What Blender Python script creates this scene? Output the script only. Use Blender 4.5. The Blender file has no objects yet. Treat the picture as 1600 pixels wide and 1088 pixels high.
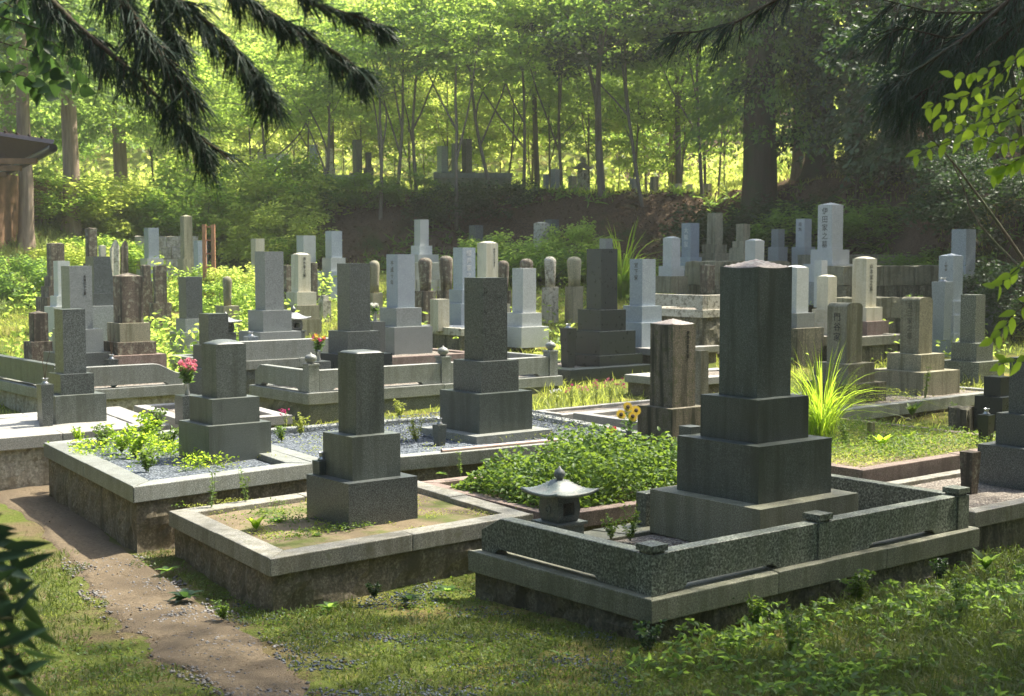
import bpy, bmesh, math, random
import numpy as np
from mathutils import Vector, Matrix, noise

random.seed(7); RNG = np.random.default_rng(7)
SC = bpy.context.scene; COL = SC.collection
R = math.radians
# ------------------------------------------------------------------ camera
CAM_Z = 2.2; F = 2133.3; PITCH = math.atan(144/F)
cam = bpy.data.cameras.new('camera'); cam_o = bpy.data.objects.new('camera', cam); COL.objects.link(cam_o)
cam.sensor_width = 37.5; cam.lens = 50.0; cam.clip_start = 0.05; cam.clip_end = 1000
cam_o.location = (0, 0, CAM_Z); cam_o.rotation_euler = (math.pi/2 - PITCH, 0, 0)
cam.dof.use_dof = True; cam.dof.focus_distance = 10.5; cam.dof.aperture_fstop = 4.5
SC.camera = cam_o
# ------------------------------------------------------------------ light
SUN_EL = R(57); SUN_AZ = R(57)            # azimuth from +Y, positive towards +X
w = bpy.data.worlds.new('World'); SC.world = w; w.use_nodes = True
nt = w.node_tree; nt.nodes.clear()
sky = nt.nodes.new('ShaderNodeTexSky'); sky.sky_type = 'NISHITA'; sky.sun_disc = False
sky.sun_elevation = SUN_EL; sky.sun_rotation = SUN_AZ; sky.air_density = 1.0; sky.dust_density = 3.0; sky.ozone_density = 1.0
bg = nt.nodes.new('ShaderNodeBackground'); bg.inputs['Strength'].default_value = 0.13
wo = nt.nodes.new('ShaderNodeOutputWorld')
nt.links.new(sky.outputs[0], bg.inputs[0]); nt.links.new(bg.outputs[0], wo.inputs[0])
sun = bpy.data.lights.new('sun', 'SUN'); sun.energy = 4.4; sun.angle = R(1.0); sun.color = (1.0, 0.93, 0.80)
sun_o = bpy.data.objects.new('sun', sun); COL.objects.link(sun_o)
sd = Vector((math.sin(SUN_AZ)*math.cos(SUN_EL), math.cos(SUN_AZ)*math.cos(SUN_EL), math.sin(SUN_EL)))
sun_o.rotation_euler = sd.to_track_quat('Z', 'Y').to_euler()
SC.view_settings.view_transform = 'Standard'; SC.view_settings.look = 'None'
SC.view_settings.exposure = 1.75; SC.view_settings.gamma = 1.0
SC.cycles.use_denoising = True
SC.cycles.max_bounces = 9; SC.cycles.diffuse_bounces = 7; SC.cycles.glossy_bounces = 2
SC.cycles.transmission_bounces = 4; SC.cycles.transparent_max_bounces = 4
SC.cycles.caustics_reflective = False; SC.cycles.caustics_refractive = False
SC.cycles.sample_clamp_indirect = 6.0

# ------------------------------------------------------------------ where a line of sight meets the place
CP, SP = math.cos(PITCH), math.sin(PITCH)
def ray(px, py):
    x = (px-800)/F; y = (544-py)/F
    return Vector((x, CP + y*SP, -SP + y*CP))
def at(px, py, z):
    d = ray(px, py); t = (z-CAM_Z)/d.z
    return Vector((d.x*t, d.y*t, z))
def atd(px, py, dist):
    d = ray(px, py); t = dist/d.y
    return Vector((d.x*t, dist, CAM_Z + d.z*t))

def sstep(t):
    t = min(1.0, max(0.0, t)); return t*t*(3-2*t)
BY = [0, 4, 7, 9, 13, 16, 18, 20, 22, 24, 26, 29, 33, 50, 200]
BZ = [.6, .3, .01, -.05, 0, .2, .35, .5, .68, .88, 1.1, 1.42, 1.85, 1.95, 1.95]
FX = [-40, -14, -9, 5.4, 7.0, 8.6, 11, 14]; FY = [44, 42, 33, 33, 29, 24.5, 17, 9]
def foot(x): return float(np.interp(x, FX, FY))
def hz(x, y, rough=True):
    z = float(np.interp(y, BY, BZ))
    s = y - foot(x)
    rise = 1.95*sstep(s/(float(np.interp(x, [-8.5, -4.5, 5, 5.1], [9, 3.6, 3.6, 4.5])))) if x > -12 else 1.6*sstep(s/8)
    if x > 4: rise += min(max(0, s-3), 12)*.10*sstep((x-5)/4) + min(max(0, s-3), 12)*.16*sstep((x-9)/4)
    if x < -6: rise += 1.25*sstep((y-23)/12)*sstep((-x-8.8)/3)*(1-sstep(s/3.6)*.5)
    if y > 58: rise += (y-58)*.42
    z += min(rise, 40)
    if y < 9 and x > 1.5: z += .12*sstep((x-1.5)/2)*sstep((9.5-y)/1.5)
    if rough:
        n = noise.noise(Vector((x*.9, y*.9, 3.1)))*.035 + noise.noise(Vector((x*3.1, y*3.1, 8.1)))*.014
        if s > 0 and y > 20: n += noise.noise(Vector((x*1.3, y*1.3, 1)))*.16 + noise.noise(Vector((x*4, y*4, 1)))*.06
        z += n
    return z

# ------------------------------------------------------------------ objects
def link(o, parent=None):
    COL.objects.link(o)
    if parent is not None: o.parent = parent
    return o
def tag(o, label, cat, group=None, kind=None):
    o['label'] = label
    if cat: o['category'] = cat
    if group: o['group'] = group
    if kind: o['kind'] = kind
    return o
def thing(name, label, cat, loc=(0, 0, 0), rz=0, group=None):
    o = bpy.data.objects.new(name, None); link(o); o.location = loc; o.rotation_euler = (0, 0, rz)
    o.empty_display_size = .1
    return tag(o, label, cat, group)
def mobj(name, me, mat=None, parent=None, loc=None, rz=None):
    o = bpy.data.objects.new(name, me); link(o, parent)
    if mat is not None:
        me.materials.clear()
        for m in (mat if isinstance(mat, (list, tuple)) else [mat]): me.materials.append(m)
    if loc is not None: o.location = loc
    if rz is not None: o.rotation_euler = (0, 0, rz)
    return o
def bm_obj(name, bm, mat, parent=None, loc=None, rz=None, smooth=False):
    me = bpy.data.meshes.new(name); bmesh.ops.recalc_face_normals(bm, faces=bm.faces)
    bm.to_mesh(me); bm.free()
    if smooth:
        me.polygons.foreach_set('use_smooth', [True]*len(me.polygons))
    return mobj(name, me, mat, parent, loc, rz)
def quads_mesh(name, V, nq=None, quads=None, smooth=False):
    """V (n,3); quads (m,4) index array"""
    me = bpy.data.meshes.new(name)
    if quads is None: quads = np.arange(len(V)).reshape(-1, 4)
    k = quads.shape[1]
    me.vertices.add(len(V)); me.vertices.foreach_set('co', np.ascontiguousarray(V, dtype=np.float32).ravel())
    me.loops.add(quads.size); me.loops.foreach_set('vertex_index', quads.astype(np.int32).ravel())
    me.polygons.add(len(quads)); me.polygons.foreach_set('loop_start', np.arange(0, quads.size, k, dtype=np.int32))
    if smooth: me.polygons.foreach_set('use_smooth', np.ones(len(quads), dtype=bool))
    me.update(calc_edges=True)
    return me

# ------------------------------------------------------------------ materials
def newmat(name):
    m = bpy.data.materials.new(name); m.use_nodes = True
    t = m.node_tree; t.nodes.clear()
    out = t.nodes.new('ShaderNodeOutputMaterial')
    return m, t, out
def N(t, kind, **kw):
    n = t.nodes.new(kind)
    for k, v in kw.items():
        if k in n.inputs: n.inputs[k].default_value = v
        else: setattr(n, k, v)
    return n
def c4(c): return (c[0], c[1], c[2], 1)
def ramp(t, fac, p0, p1, c0=(0, 0, 0), c1=(1, 1, 1)):
    r = t.nodes.new('ShaderNodeValToRGB'); e = r.color_ramp.elements
    e[0].position = p0; e[1].position = p1; e[0].color = c4(c0); e[1].color = c4(c1)
    t.links.new(fac, r.inputs[0]); return r.outputs[0]
def mix(t, fac, a, b, mode='MIX'):
    m = t.nodes.new('ShaderNodeMix'); m.data_type = 'RGBA'; m.blend_type = mode
    for s, v in ((m.inputs[0], fac), (m.inputs[6], a), (m.inputs[7], b)):
        if isinstance(v, (int, float)): s.default_value = v
        elif isinstance(v, tuple): s.default_value = c4(v)
        else: t.links.new(v, s)
    return m.outputs[2]
def tnoise(t, vec, scale, detail=3, rough=.55):
    n = N(t, 'ShaderNodeTexNoise', Scale=scale, Detail=detail, Roughness=rough); t.links.new(vec, n.inputs['Vector'])
    return n.outputs[0]
def objvec(t, scale=(1, 1, 1)):
    tc = t.nodes.new('ShaderNodeTexCoord'); oi = t.nodes.new('ShaderNodeObjectInfo')
    mp = N(t, 'ShaderNodeMapping'); mp.inputs['Scale'].default_value = scale
    mul = N(t, 'ShaderNodeMath', operation='MULTIPLY'); mul.inputs[1].default_value = 37.0
    t.links.new(oi.outputs['Random'], mul.inputs[0])
    cb = t.nodes.new('ShaderNodeCombineXYZ'); t.links.new(mul.outputs[0], cb.inputs[0]); t.links.new(mul.outputs[0], cb.inputs[1])
    t.links.new(tc.outputs['Object'], mp.inputs['Vector']); t.links.new(cb.outputs[0], mp.inputs['Location'])
    return mp.outputs[0], oi
def stone(name, a, b, rough=.55, speck=.6, sc=230, lichen=None, lamt=.5, streak=None, samt=.5, bump=.12, dirt=.35):
    m, t, out = newmat(name)
    v, oi = objvec(t); vs, _ = objvec(t, (9, 9, .8))
    big = tnoise(t, v, 2.2, 4); fine = tnoise(t, v, sc, 2, .7); mid = tnoise(t, v, 14, 5, .65)
    col = mix(t, big, a, b)
    dk = tuple(x*.32 for x in a); lt = tuple(min(.85, x*1.9+.03) for x in b)
    sc = sc*.55; fine = tnoise(t, v, sc, 3, .75); f1 = ramp(t, fine, .40, .50, (min(1, speck*1.3),)*3, (0, 0, 0))
    col = mix(t, f1, col, dk)
    f2 = ramp(t, fine, .53, .64, (0, 0, 0), (min(1, speck*1.1),)*3)
    col = mix(t, f2, col, lt)
    if lichen:
        lm = ramp(t, mid, .62-.25*lamt, .68-.2*lamt)
        for_l = tnoise(t, v, 45, 3, .7)
        lc = mix(t, for_l, lichen, tuple(x*.55 for x in lichen))
        lm2 = mix(t, .15, lm, (0, 0, 0)); col = mix(t, lm2, col, lc)
    sm = ramp(t, tnoise(t, vs, 1.0, 5, .6), .47, .62)
    if streak: col = mix(t, mix(t, 1-samt, sm, (0, 0, 0)), col, streak)
    # blotchy dirt: soft dark film
    dm = ramp(t, tnoise(t, v, 5.5, 6, .7), .50, .78)
    col = mix(t, mix(t, 1-dirt, dm, (0, 0, 0)), col, tuple(x*.45 for x in a))
    hv = N(t, 'ShaderNodeHueSaturation'); mr = N(t, 'ShaderNodeMapRange')
    mr.inputs['To Min'].default_value = .84; mr.inputs['To Max'].default_value = 1.14
    t.links.new(oi.outputs['Random'], mr.inputs[0]); t.links.new(mr.outputs[0], hv.inputs['Value']); t.links.new(col, hv.inputs['Color'])
    p = N(t, 'ShaderNodeBsdfPrincipled'); t.links.new(hv.outputs[0], p.inputs['Base Color'])
    rr = N(t, 'ShaderNodeMapRange'); rr.inputs['To Min'].default_value = max(.08, rough-.12); rr.inputs['To Max'].default_value = min(1, rough+.18)
    t.links.new(mid, rr.inputs[0]); t.links.new(rr.outputs[0], p.inputs['Roughness'])
    bp = N(t, 'ShaderNodeBump', Strength=bump, Distance=.004)
    hsum = mix(t, .5, fine, mid); t.links.new(hsum, bp.inputs['Height']); t.links.new(bp.outputs[0], p.inputs['Normal'])
    t.links.new(p.outputs[0], out.inputs[0]); return m
def soil(name, cols, scale=30, bump=.5, dist=.02, rough=.95, big=2.5, vor=None):
    """cols: a,b ground tones, c patch tone"""
    m, t, out = newmat(name)
    tc = t.nodes.new('ShaderNodeNewGeometry'); v = tc.outputs['Position']
    n1 = tnoise(t, v, big, 5, .6); n2 = tnoise(t, v, scale, 5, .7); n3 = tnoise(t, v, scale*5, 2, .6)
    col = mix(t, ramp(t, n2, .35, .65), cols[0], cols[1])
    if len(cols) > 2: col = mix(t, ramp(t, n1, .48, .60), col, cols[2])
    h = mix(t, .5, n2, n3)
    if vor:
        vo = N(t, 'ShaderNodeTexVoronoi', Scale=vor[0]); t.links.new(v, vo.inputs['Vector'])
        bw = N(t, 'ShaderNodeSeparateColor'); t.links.new(vo.outputs['Color'], bw.inputs[0])
        vc = mix(t, bw.outputs[0], vor[1], vor[2]); col = mix(t, vor[3] if len(vor) > 3 else 1.0, col, vc)
        edge = ramp(t, vo.outputs['Distance'], .25, .75, (1, 1, 1), (0, 0, 0)); h = mix(t, .35, edge, n3)
        col = mix(t, ramp(t, vo.outputs['Distance'], .45, .85, (0, 0, 0), (.7, .7, .7)), col, tuple(x*.3 for x in vor[1]))
    else:
        col = mix(t, ramp(t, n3, .3, .5, (.45,)*3, (0, 0, 0)), col, tuple(x*.45 for x in cols[0]))
    p = N(t, 'ShaderNodeBsdfPrincipled', Roughness=rough); t.links.new(col, p.inputs['Base Color'])
    p.inputs['Specular IOR Level'].default_value = .2
    bp = N(t, 'ShaderNodeBump', Strength=bump, Distance=dist); t.links.new(h, bp.inputs['Height']); t.links.new(bp.outputs[0], p.inputs['Normal'])
    t.links.new(p.outputs[0], out.inputs[0]); return m
def leafmat(name, a, b, trans=None, tf=.45, var=.5, rough=.5, scale=1.2, spec=.3):
    m, t, out = newmat(name)
    geo = t.nodes.new('ShaderNodeNewGeometry')
    n1 = tnoise(t, geo.outputs['Position'], scale, 3, .6)
    rnd = geo.outputs['Random Per Island']
    col = mix(t, rnd, a, b); col = mix(t, mix(t, .35, ramp(t, n1, .35, .65), (0, 0, 0)), col, tuple(x*.6 for x in a))
    oi = t.nodes.new('ShaderNodeObjectInfo'); hv = N(t, 'ShaderNodeHueSaturation')
    mr = N(t, 'ShaderNodeMapRange'); mr.inputs['To Min'].default_value = 1-.22*var; mr.inputs['To Max'].default_value = 1+.22*var
    t.links.new(oi.outputs['Random'], mr.inputs[0]); t.links.new(mr.outputs[0], hv.inputs['Value']); t.links.new(col, hv.inputs['Color'])
    p = N(t, 'ShaderNodeBsdfPrincipled', Roughness=rough); p.inputs['Specular IOR Level'].default_value = spec
    t.links.new(hv.outputs[0], p.inputs['Base Color'])
    tr = N(t, 'ShaderNodeBsdfTranslucent')
    tcx = mix(t, rnd, trans or tuple(x*1.7 for x in b), tuple(x*.75 for x in (trans or tuple(x*1.7 for x in b))))
    t.links.new(tcx, tr.inputs[0])
    ms = N(t, 'ShaderNodeMixShader'); ms.inputs[0].default_value = tf
    t.links.new(p.outputs[0], ms.inputs[1]); t.links.new(tr.outputs[0], ms.inputs[2]); t.links.new(ms.outputs[0], out.inputs[0])
    return m
def plain(name, c, rough=.6, metal=0, spec=.5, vary=.3, scale=12):
    m, t, out = newmat(name); v, oi = objvec(t)
    col = mix(t, ramp(t, tnoise(t, v, scale, 4), .3, .7), c, tuple(x*(1-vary) for x in c))
    p = N(t, 'ShaderNodeBsdfPrincipled', Roughness=rough, Metallic=metal); p.inputs['Specular IOR Level'].default_value = spec
    t.links.new(col, p.inputs['Base Color']); t.links.new(p.outputs[0], out.inputs[0]); return m
def bark(name, a, b, moss=None):
    m, t, out = newmat(name); v, oi = objvec(t, (7, 7, .7))
    n = tnoise(t, v, 2.2, 5, .65); col = mix(t, ramp(t, n, .3, .7), a, b)
    v2, _ = objvec(t)
    if moss: col = mix(t, ramp(t, tnoise(t, v2, 2.5, 4), .45, .62, (0, 0, 0), (.8, .8, .8)), col, moss)
    p = N(t, 'ShaderNodeBsdfPrincipled', Roughness=.9); p.inputs['Specular IOR Level'].default_value = .15
    t.links.new(col, p.inputs['Base Color'])
    bp = N(t, 'ShaderNodeBump', Strength=.8, Distance=.03); t.links.new(n, bp.inputs['Height']); t.links.new(bp.outputs[0], p.inputs['Normal'])
    t.links.new(p.outputs[0], out.inputs[0]); return m

LI = (.30, .31, .24)
S = {
 'green':  stone('dark green granite', (0.054, 0.068, 0.060), (0.084, 0.102, 0.090), .38, .5, 260, streak=(.030, .040, .028), samt=.7, dirt=.55),
 'olive':  stone('olive granite', (0.075, 0.088, 0.076), (0.112, 0.126, 0.110), .45, .5, 260, streak=(.04, .048, .032), samt=.6, dirt=.5),
 'dark':   stone('dark grey granite', (0.068, 0.078, 0.074), (0.100, 0.112, 0.106), .3, .75, 240, dirt=.25),
 'dk2':    stone('blackish speckled granite', (0.045, 0.053, 0.048), (0.068, 0.078, 0.070), .28, .9, 200, dirt=.2),
 'black':  stone('polished dark granite', (.013, .020, .022), (.020, .029, .031), .28, .3, 300, dirt=.1, bump=.04),
 'spk':    stone('coarse speckled green granite', (0.099, 0.115, 0.088), (0.145, 0.161, 0.127), .5, 1.0, 120, dirt=.3, streak=(.07, .085, .045), samt=.35),
 'grey':   stone('mid grey granite', (0.178, 0.196, 0.187), (0.238, 0.255, 0.242), .35, .45, 240, dirt=.3),
 'bluegrey': stone('blue grey granite', (.22, .26, .29), (.29, .33, .35), .4, .4, 240, dirt=.25),
 'light':  stone('light grey granite', (.36, .38, .36), (.46, .48, .45), .5, .35, 240, dirt=.3),
 'cream':  stone('cream granite', (.44, .42, .31), (.52, .49, .37), .65, .3, 200, dirt=.35, streak=(.25, .22, .13), samt=.4),
 'aged':   stone('aged olive stone', (.20, .19, .12), (.27, .25, .165), .75, .4, 150, lichen=(.36, .34, .22), lamt=.25, streak=(.09, .085, .04), samt=.7, bump=.3),
 'brown':  stone('lichened brown stone', (.085, .066, .044), (.14, .11, .078), .85, .4, 120, lichen=(.34, .33, .23), lamt=.42, streak=(.022, .018, .010), samt=.9, bump=.4),
 'mossy':  stone('streaked mossy brown granite', (.13, .11, .075), (.19, .165, .115), .8, .5, 170, lichen=(.13, .135, .06), lamt=.35, streak=(.022, .024, .010), samt=.95, bump=.3),
 'pale':   stone('lichened pale stone', (.38, .36, .28), (.48, .45, .37), .85, .3, 120, lichen=(.20, .18, .13), lamt=.42, bump=.4),
 'cap':    stone('weathered pinkish stone top', (0.170, 0.145, 0.130), (0.230, 0.200, 0.175), .7, .4, 160, lichen=(.40, .40, .34), lamt=.3, bump=.25),
 'kerb':   stone('kerb granite', (0.199, 0.194, 0.158), (0.257, 0.248, 0.203), .6, .5, 200, lichen=(.20, .20, .13), lamt=.15, streak=(.11, .10, .06), samt=.55, dirt=.45),
 'kerbd':  stone('dark olive kerb granite', (.16, .165, .115), (.215, .215, .15), .6, .45, 200, streak=(.08, .085, .04), samt=.5, dirt=.5),
 'kerbg':  stone('grey kerb granite', (0.189, 0.201, 0.180), (0.246, 0.258, 0.230), .5, .5, 220, streak=(.12, .12, .09), samt=.4, dirt=.35),
 'pave':   stone('flat paving granite', (0.255, 0.251, 0.225), (0.315, 0.307, 0.277), .6, .35, 220, dirt=.4),
 'concr':  stone('stained rough concrete', (0.136, 0.112, 0.072), (0.200, 0.168, 0.112), .95, .45, 90, lichen=(.13, .12, .06), lamt=.3, streak=(.07, .06, .03), samt=.75, bump=.7, dirt=.6),
 'rock':   stone('dark mossy foundation stone', (.10, .095, .06), (.17, .155, .10), .95, .5, 80, lichen=(.20, .18, .11), lamt=.3, streak=(.03, .03, .015), samt=.85, bump=.9, dirt=.8),
 'block':  stone('pale block wall', (.34, .32, .25), (.43, .40, .32), .95, .3, 60, lichen=(.24, .21, .14), lamt=.3, streak=(.14, .11, .07), samt=.5, bump=.4),
 'red':    stone('reddish kerb stone', (.17, .125, .10), (.23, .17, .14), .8, .4, 160, lichen=(.22, .20, .14), lamt=.2, streak=(.10, .07, .05), samt=.5, bump=.3),
 'bronze': stone('grey green lantern stone', (0.085, 0.110, 0.100), (0.130, 0.155, 0.140), .5, .5, 240, lichen=(.26, .26, .22), lamt=.2, streak=(.20, .18, .16), samt=.4, bump=.2),
}
M = {
 'gravel': soil('blue grey gravel', [(.2, .2, .2), (.25, .25, .25)], vor=(45, (.05, .065, .08), (.24, .27, .30)), bump=1.0, dist=.02),
 'gravelb': soil('brownish gravel', [(.2, .2, .2), (.25, .25, .25)], vor=(60, (.13, .11, .09), (.40, .36, .30)), bump=1.0, dist=.015),
 'sand':   soil('sandy grit with moss', [(.16, .125, .075), (.23, .185, .115), (.11, .13, .035)], 60, .6, .015),
 'path':   soil('sandy dirt path', [(.11, .085, .055), (.21, .165, .105), (.135, .105, .068)], 38, 1.0, .02, big=1.4),
 'earth':  soil('dark garden earth', [(.07, .055, .03), (.12, .095, .055), (.08, .085, .03)], 40, .7, .02),
}
# ------------------------------------------------------------------ setting: ground
def gz_(x, y):
    x, y = np.asarray(x, float), np.asarray(y, float)
    i = np.clip(np.searchsorted(GX, x)-1, 0, len(GX)-2); j = np.clip(np.searchsorted(GY, y)-1, 0, len(GY)-2)
    u = (x-GX[i])/(GX[i+1]-GX[i]); v = (y-GY[j])/(GY[j+1]-GY[j])
    return (GZ[j, i]*(1-u)+GZ[j, i+1]*u)*(1-v) + (GZ[j+1, i]*(1-u)+GZ[j+1, i+1]*u)*v
def ground():
    xs = np.concatenate([np.linspace(-150, -22, 24)[:-1], np.linspace(-22, -9, 44)[:-1], np.linspace(-9, 9, 150)[:-1], np.linspace(9, 22, 44)[:-1], np.linspace(22, 150, 24)])
    ys = np.concatenate([np.linspace(-30, 3, 14)[:-1], np.linspace(3, 14, 90)[:-1], np.linspace(14, 42, 150)[:-1], np.linspace(42, 160, 60)])
    nx, ny = len(xs), len(ys)
    V = np.zeros((ny, nx, 3)); cl = np.zeros((ny, nx, 4), dtype=np.float32); cl[..., 3] = 1
    for j, y in enumerate(ys):
        for i, x in enumerate(xs):
            V[j, i] = (x, y, hz(x, y))
            s = y - foot(x)
            bank = sstep(s/.8)*(1-sstep((s-3.9)/1.2)) if x < 5 else sstep(s/.8)
            if x < -4.5: bank *= float(np.interp(x, [-6, -4.5], [.08, 1]))
            cl[j, i, 0] = bank                       # leaf litter on the bank
            cl[j, i, 1] = 1.0 if y > 14 else sstep((x+2)/1.5)*.9
    q = (np.arange(ny-1)[:, None]*nx + np.arange(nx-1)[None, :]).ravel()
    Q = np.stack([q, q+1, q+nx+1, q+nx], 1)
    global GX, GY, GZ
    GX, GY, GZ = xs, ys, V[..., 2].copy()
    me = quads_mesh('ground', V.reshape(-1, 3), quads=Q, smooth=True)
    at_ = me.color_attributes.new('cover', 'FLOAT_COLOR', 'POINT'); at_.data.foreach_set('color', cl.ravel())
    m, t, out = newmat('ground cover')
    geo = t.nodes.new('ShaderNodeNewGeometry'); v = geo.outputs['Position']
    a = N(t, 'ShaderNodeAttribute', attribute_name='cover'); sp = N(t, 'ShaderNodeSeparateColor'); t.links.new(a.outputs['Color'], sp.inputs[0])
    n1 = tnoise(t, v, 1.1, 5, .65); n2 = tnoise(t, v, 26, 5, .7); n3 = tnoise(t, v, 120, 2)
    soilc = mix(t, n2, (.10, .08, .04), (.20, .155, .085))
    grass = mix(t, n2, (.055, .085, .016), (.15, .17, .035))
    yel = mix(t, n2, (.19, .16, .05), (.26, .23, .07))
    g = mix(t, ramp(t, n1, .50, .62), grass, yel); g = mix(t, ramp(t, n1, .62, .72), g, soilc)
    lit = mix(t, ramp(t, n2, .35, .65), (.045, .030, .018), (.15, .10, .062)); lit = mix(t, ramp(t, tnoise(t, v, .8, 4), .55, .65), lit, (.04, .055, .015))
    col = mix(t, sp.outputs[1], mix(t, ramp(t, n1, .45, .6), grass, soilc), g)
    col = mix(t, sp.outputs[0], col, lit)
    p = N(t, 'ShaderNodeBsdfPrincipled', Roughness=.95); p.inputs['Specular IOR Level'].default_value = .1
    t.links.new(col, p.inputs['Base Color'])
    bp = N(t, 'ShaderNodeBump', Strength=.9, Distance=.05); t.links.new(mix(t, .3, n2, n3), bp.inputs['Height']); t.links.new(bp.outputs[0], p.inputs['Normal'])
    t.links.new(p.outputs[0], out.inputs[0])
    o = mobj('ground', me, m); o['kind'] = 'structure'; o['label'] = 'grassy ground of the cemetery rising to a brown wooded bank'
    # path
    L = [at(-260, 700, 0), at(-60, 755, 0), at(40, 815, 0), at(95, 880, 0), at(150, 960, 0), at(225, 1030, 0), at(330, 1110, 0), at(420, 1250, 0)]
    Rr = [at(40, 690, 0), at(95, 715, 0), at(200, 850, 0), at(300, 905, 0), at(390, 965, 0), at(455, 1020, 0), at(520, 1100, 0), at(640, 1250, 0)]
    global PATHPOLY
    PATHPOLY = [(p.x, p.y) for p in L] + [(p.x, p.y) for p in reversed(Rr)]
    V = []; n = 8; K = 44
    def cr(P, u):
        i = min(int(u), len(P)-2); f = u-i; return P[i].lerp(P[i+1], f)
    rows = 170
    for r_ in range(rows+1):
        u = r_/rows*(n-1); a_, b_ = cr(L, u), cr(Rr, u)
        wob = noise.noise(Vector((u*2.3, 0, 0)))*.18; a_ = a_ + (a_-b_).normalized()*wob; b_ = b_ + (b_-a_).normalized()*noise.noise(Vector((u*2.9, 5, 0)))*.12
        for k in range(K+1):
            p_ = a_.lerp(b_, k/K); e = min(k, K-k)
            V.append((p_.x, p_.y, float(gz_([p_.x], [p_.y])[0]) + .014 - .055*(1-sstep(e/9))*(.55+1.1*max(0, noise.noise(Vector((p_.x*4.5, p_.y*4.5, 9)))+.35)+.5*noise.noise(Vector((p_.x*17, p_.y*17, 2)))) - (.05 if e == 0 else 0) + noise.noise(Vector((p_.x*6, p_.y*6, 0)))*.008))
    q = (np.arange(rows)[:, None]*(K+1) + np.arange(K)[None, :]).ravel()
    me = quads_mesh('path', np.array(V), quads=np.stack([q, q+1, q+K+2, q+K+1], 1), smooth=True)
    o = mobj('path', me, M['path']); o['kind'] = 'structure'; o['label'] = 'sandy dirt path curving past the raised grave plots'
ground()

# ------------------------------------------------------------------ stone shapes
def add_box(bm, x0, x1, y0, y1, z0, z1):
    vs = [bm.verts.new(p) for p in ((x0, y0, z0), (x1, y0, z0), (x1, y1, z0), (x0, y1, z0), (x0, y0, z1), (x1, y0, z1), (x1, y1, z1), (x0, y1, z1))]
    for f in ((0, 3, 2, 1), (4, 5, 6, 7), (0, 1, 5, 4), (1, 2, 6, 5), (2, 3, 7, 6), (3, 0, 4, 7)): bm.faces.new([vs[i] for i in f])
    return vs
def bev(bm, w, seg=1):
    es = [e for e in bm.edges if len(e.link_faces) == 2 and e.calc_face_angle(0) > .6]
    bmesh.ops.bevel(bm, geom=es, offset=w, segments=seg, affect='EDGES', profile=.6)
def box_bm(a, b, h, w=.006, z0=0):
    bm = bmesh.new(); add_box(bm, -a/2, a/2, -b/2, b/2, z0, z0+h); bev(bm, min(w, a*.1)); return bm
def topped_bm(a, b, h, fn, n=10, taper=0.0, w=.005):
    """block whose top follows fn(u,v) in -1..1, u along x"""
    bm = bmesh.new(); g = {}
    for j in range(n+1):
        for i in range(n+1):
            u, v = i/n*2-1, j/n*2-1
            g[i, j] = bm.verts.new((u*a/2*(1-taper), v*b/2*(1-taper), h+fn(u, v)))
    for j in range(n):
        for i in range(n): bm.faces.new((g[i, j], g[i+1, j], g[i+1, j+1], g[i, j+1]))
    lo = {}
    border = [(i, 0) for i in range(n)] + [(n, j) for j in range(n)] + [(i, n) for i in range(n, 0, -1)] + [(0, j) for j in range(n, 0, -1)]
    for k in border: lo[k] = bm.verts.new(((k[0]/n*2-1)*a/2, (k[1]/n*2-1)*b/2, 0))
    for q, k in enumerate(border):
        k2 = border[(q+1) % len(border)]; bm.faces.new((lo[k], lo[k2], g[k2], g[k]))
    bm.faces.new([lo[k] for k in reversed(border)])
    return bm
TOPS = {
 'dome': lambda a: (lambda u, v: a*.13*(1-u**4*.5-u*u*.5)*(1-v**4*.5-v*v*.5)),
 'pyr':  lambda a: (lambda u, v: a*.16*(1-max(abs(u), abs(v)))),
 'cap':  lambda a: (lambda u, v: a*(.17*max(0, 1-max(abs(u), abs(v)))**.9 + .02*(min(abs(u), abs(v)))**3 - .012*(max(abs(u), abs(v))**6)*(1-min(abs(u), abs(v))**2))),
 'arch': lambda a: (lambda u, v: a*.16*(math.sqrt(max(0, 1-abs(u)**3.2))-1)),
 'round': lambda a: (lambda u, v: a*.065*((1-abs(u)**9)*(1-abs(v)**9)-1)),
 'worn': lambda a: (lambda u, v: a*.07*(1-u*u)*(1-v*v) + a*.05*noise.noise(Vector((u*1.7, v*1.7, a*50)))),
 'peak': lambda a: (lambda u, v: a*.45*(1-abs(u)**1.3)),
 'point': lambda a: (lambda u, v: a*.9*(1-abs(u-.2)**1.2) + a*.12*noise.noise(Vector((u*2, v, a*9)))),
}
def roughen(bm, amt, sc=9, cut=True):
    for v in bm.verts:
        d = noise.noise_vector(v.co*sc + Vector((amt*99, 0, 0)))*amt; v.co += d
YAW = R(38.5)
RX = Vector((math.cos(YAW), math.sin(YAW), 0)); RY = Vector((-math.sin(YAW), math.cos(YAW), 0))
def size_for(W, x, y, z, ratio, yaw=YAW):
    zc = y*CP + (CAM_Z-z)*SP; phi = math.atan2(x, y)
    ex = abs(math.cos(yaw+phi)); ey = abs(math.sin(yaw+phi))   # widths across the line of sight
    a = W*zc/F/(ex + ratio*ey)
    return a, a*ratio
FONT = None
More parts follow.
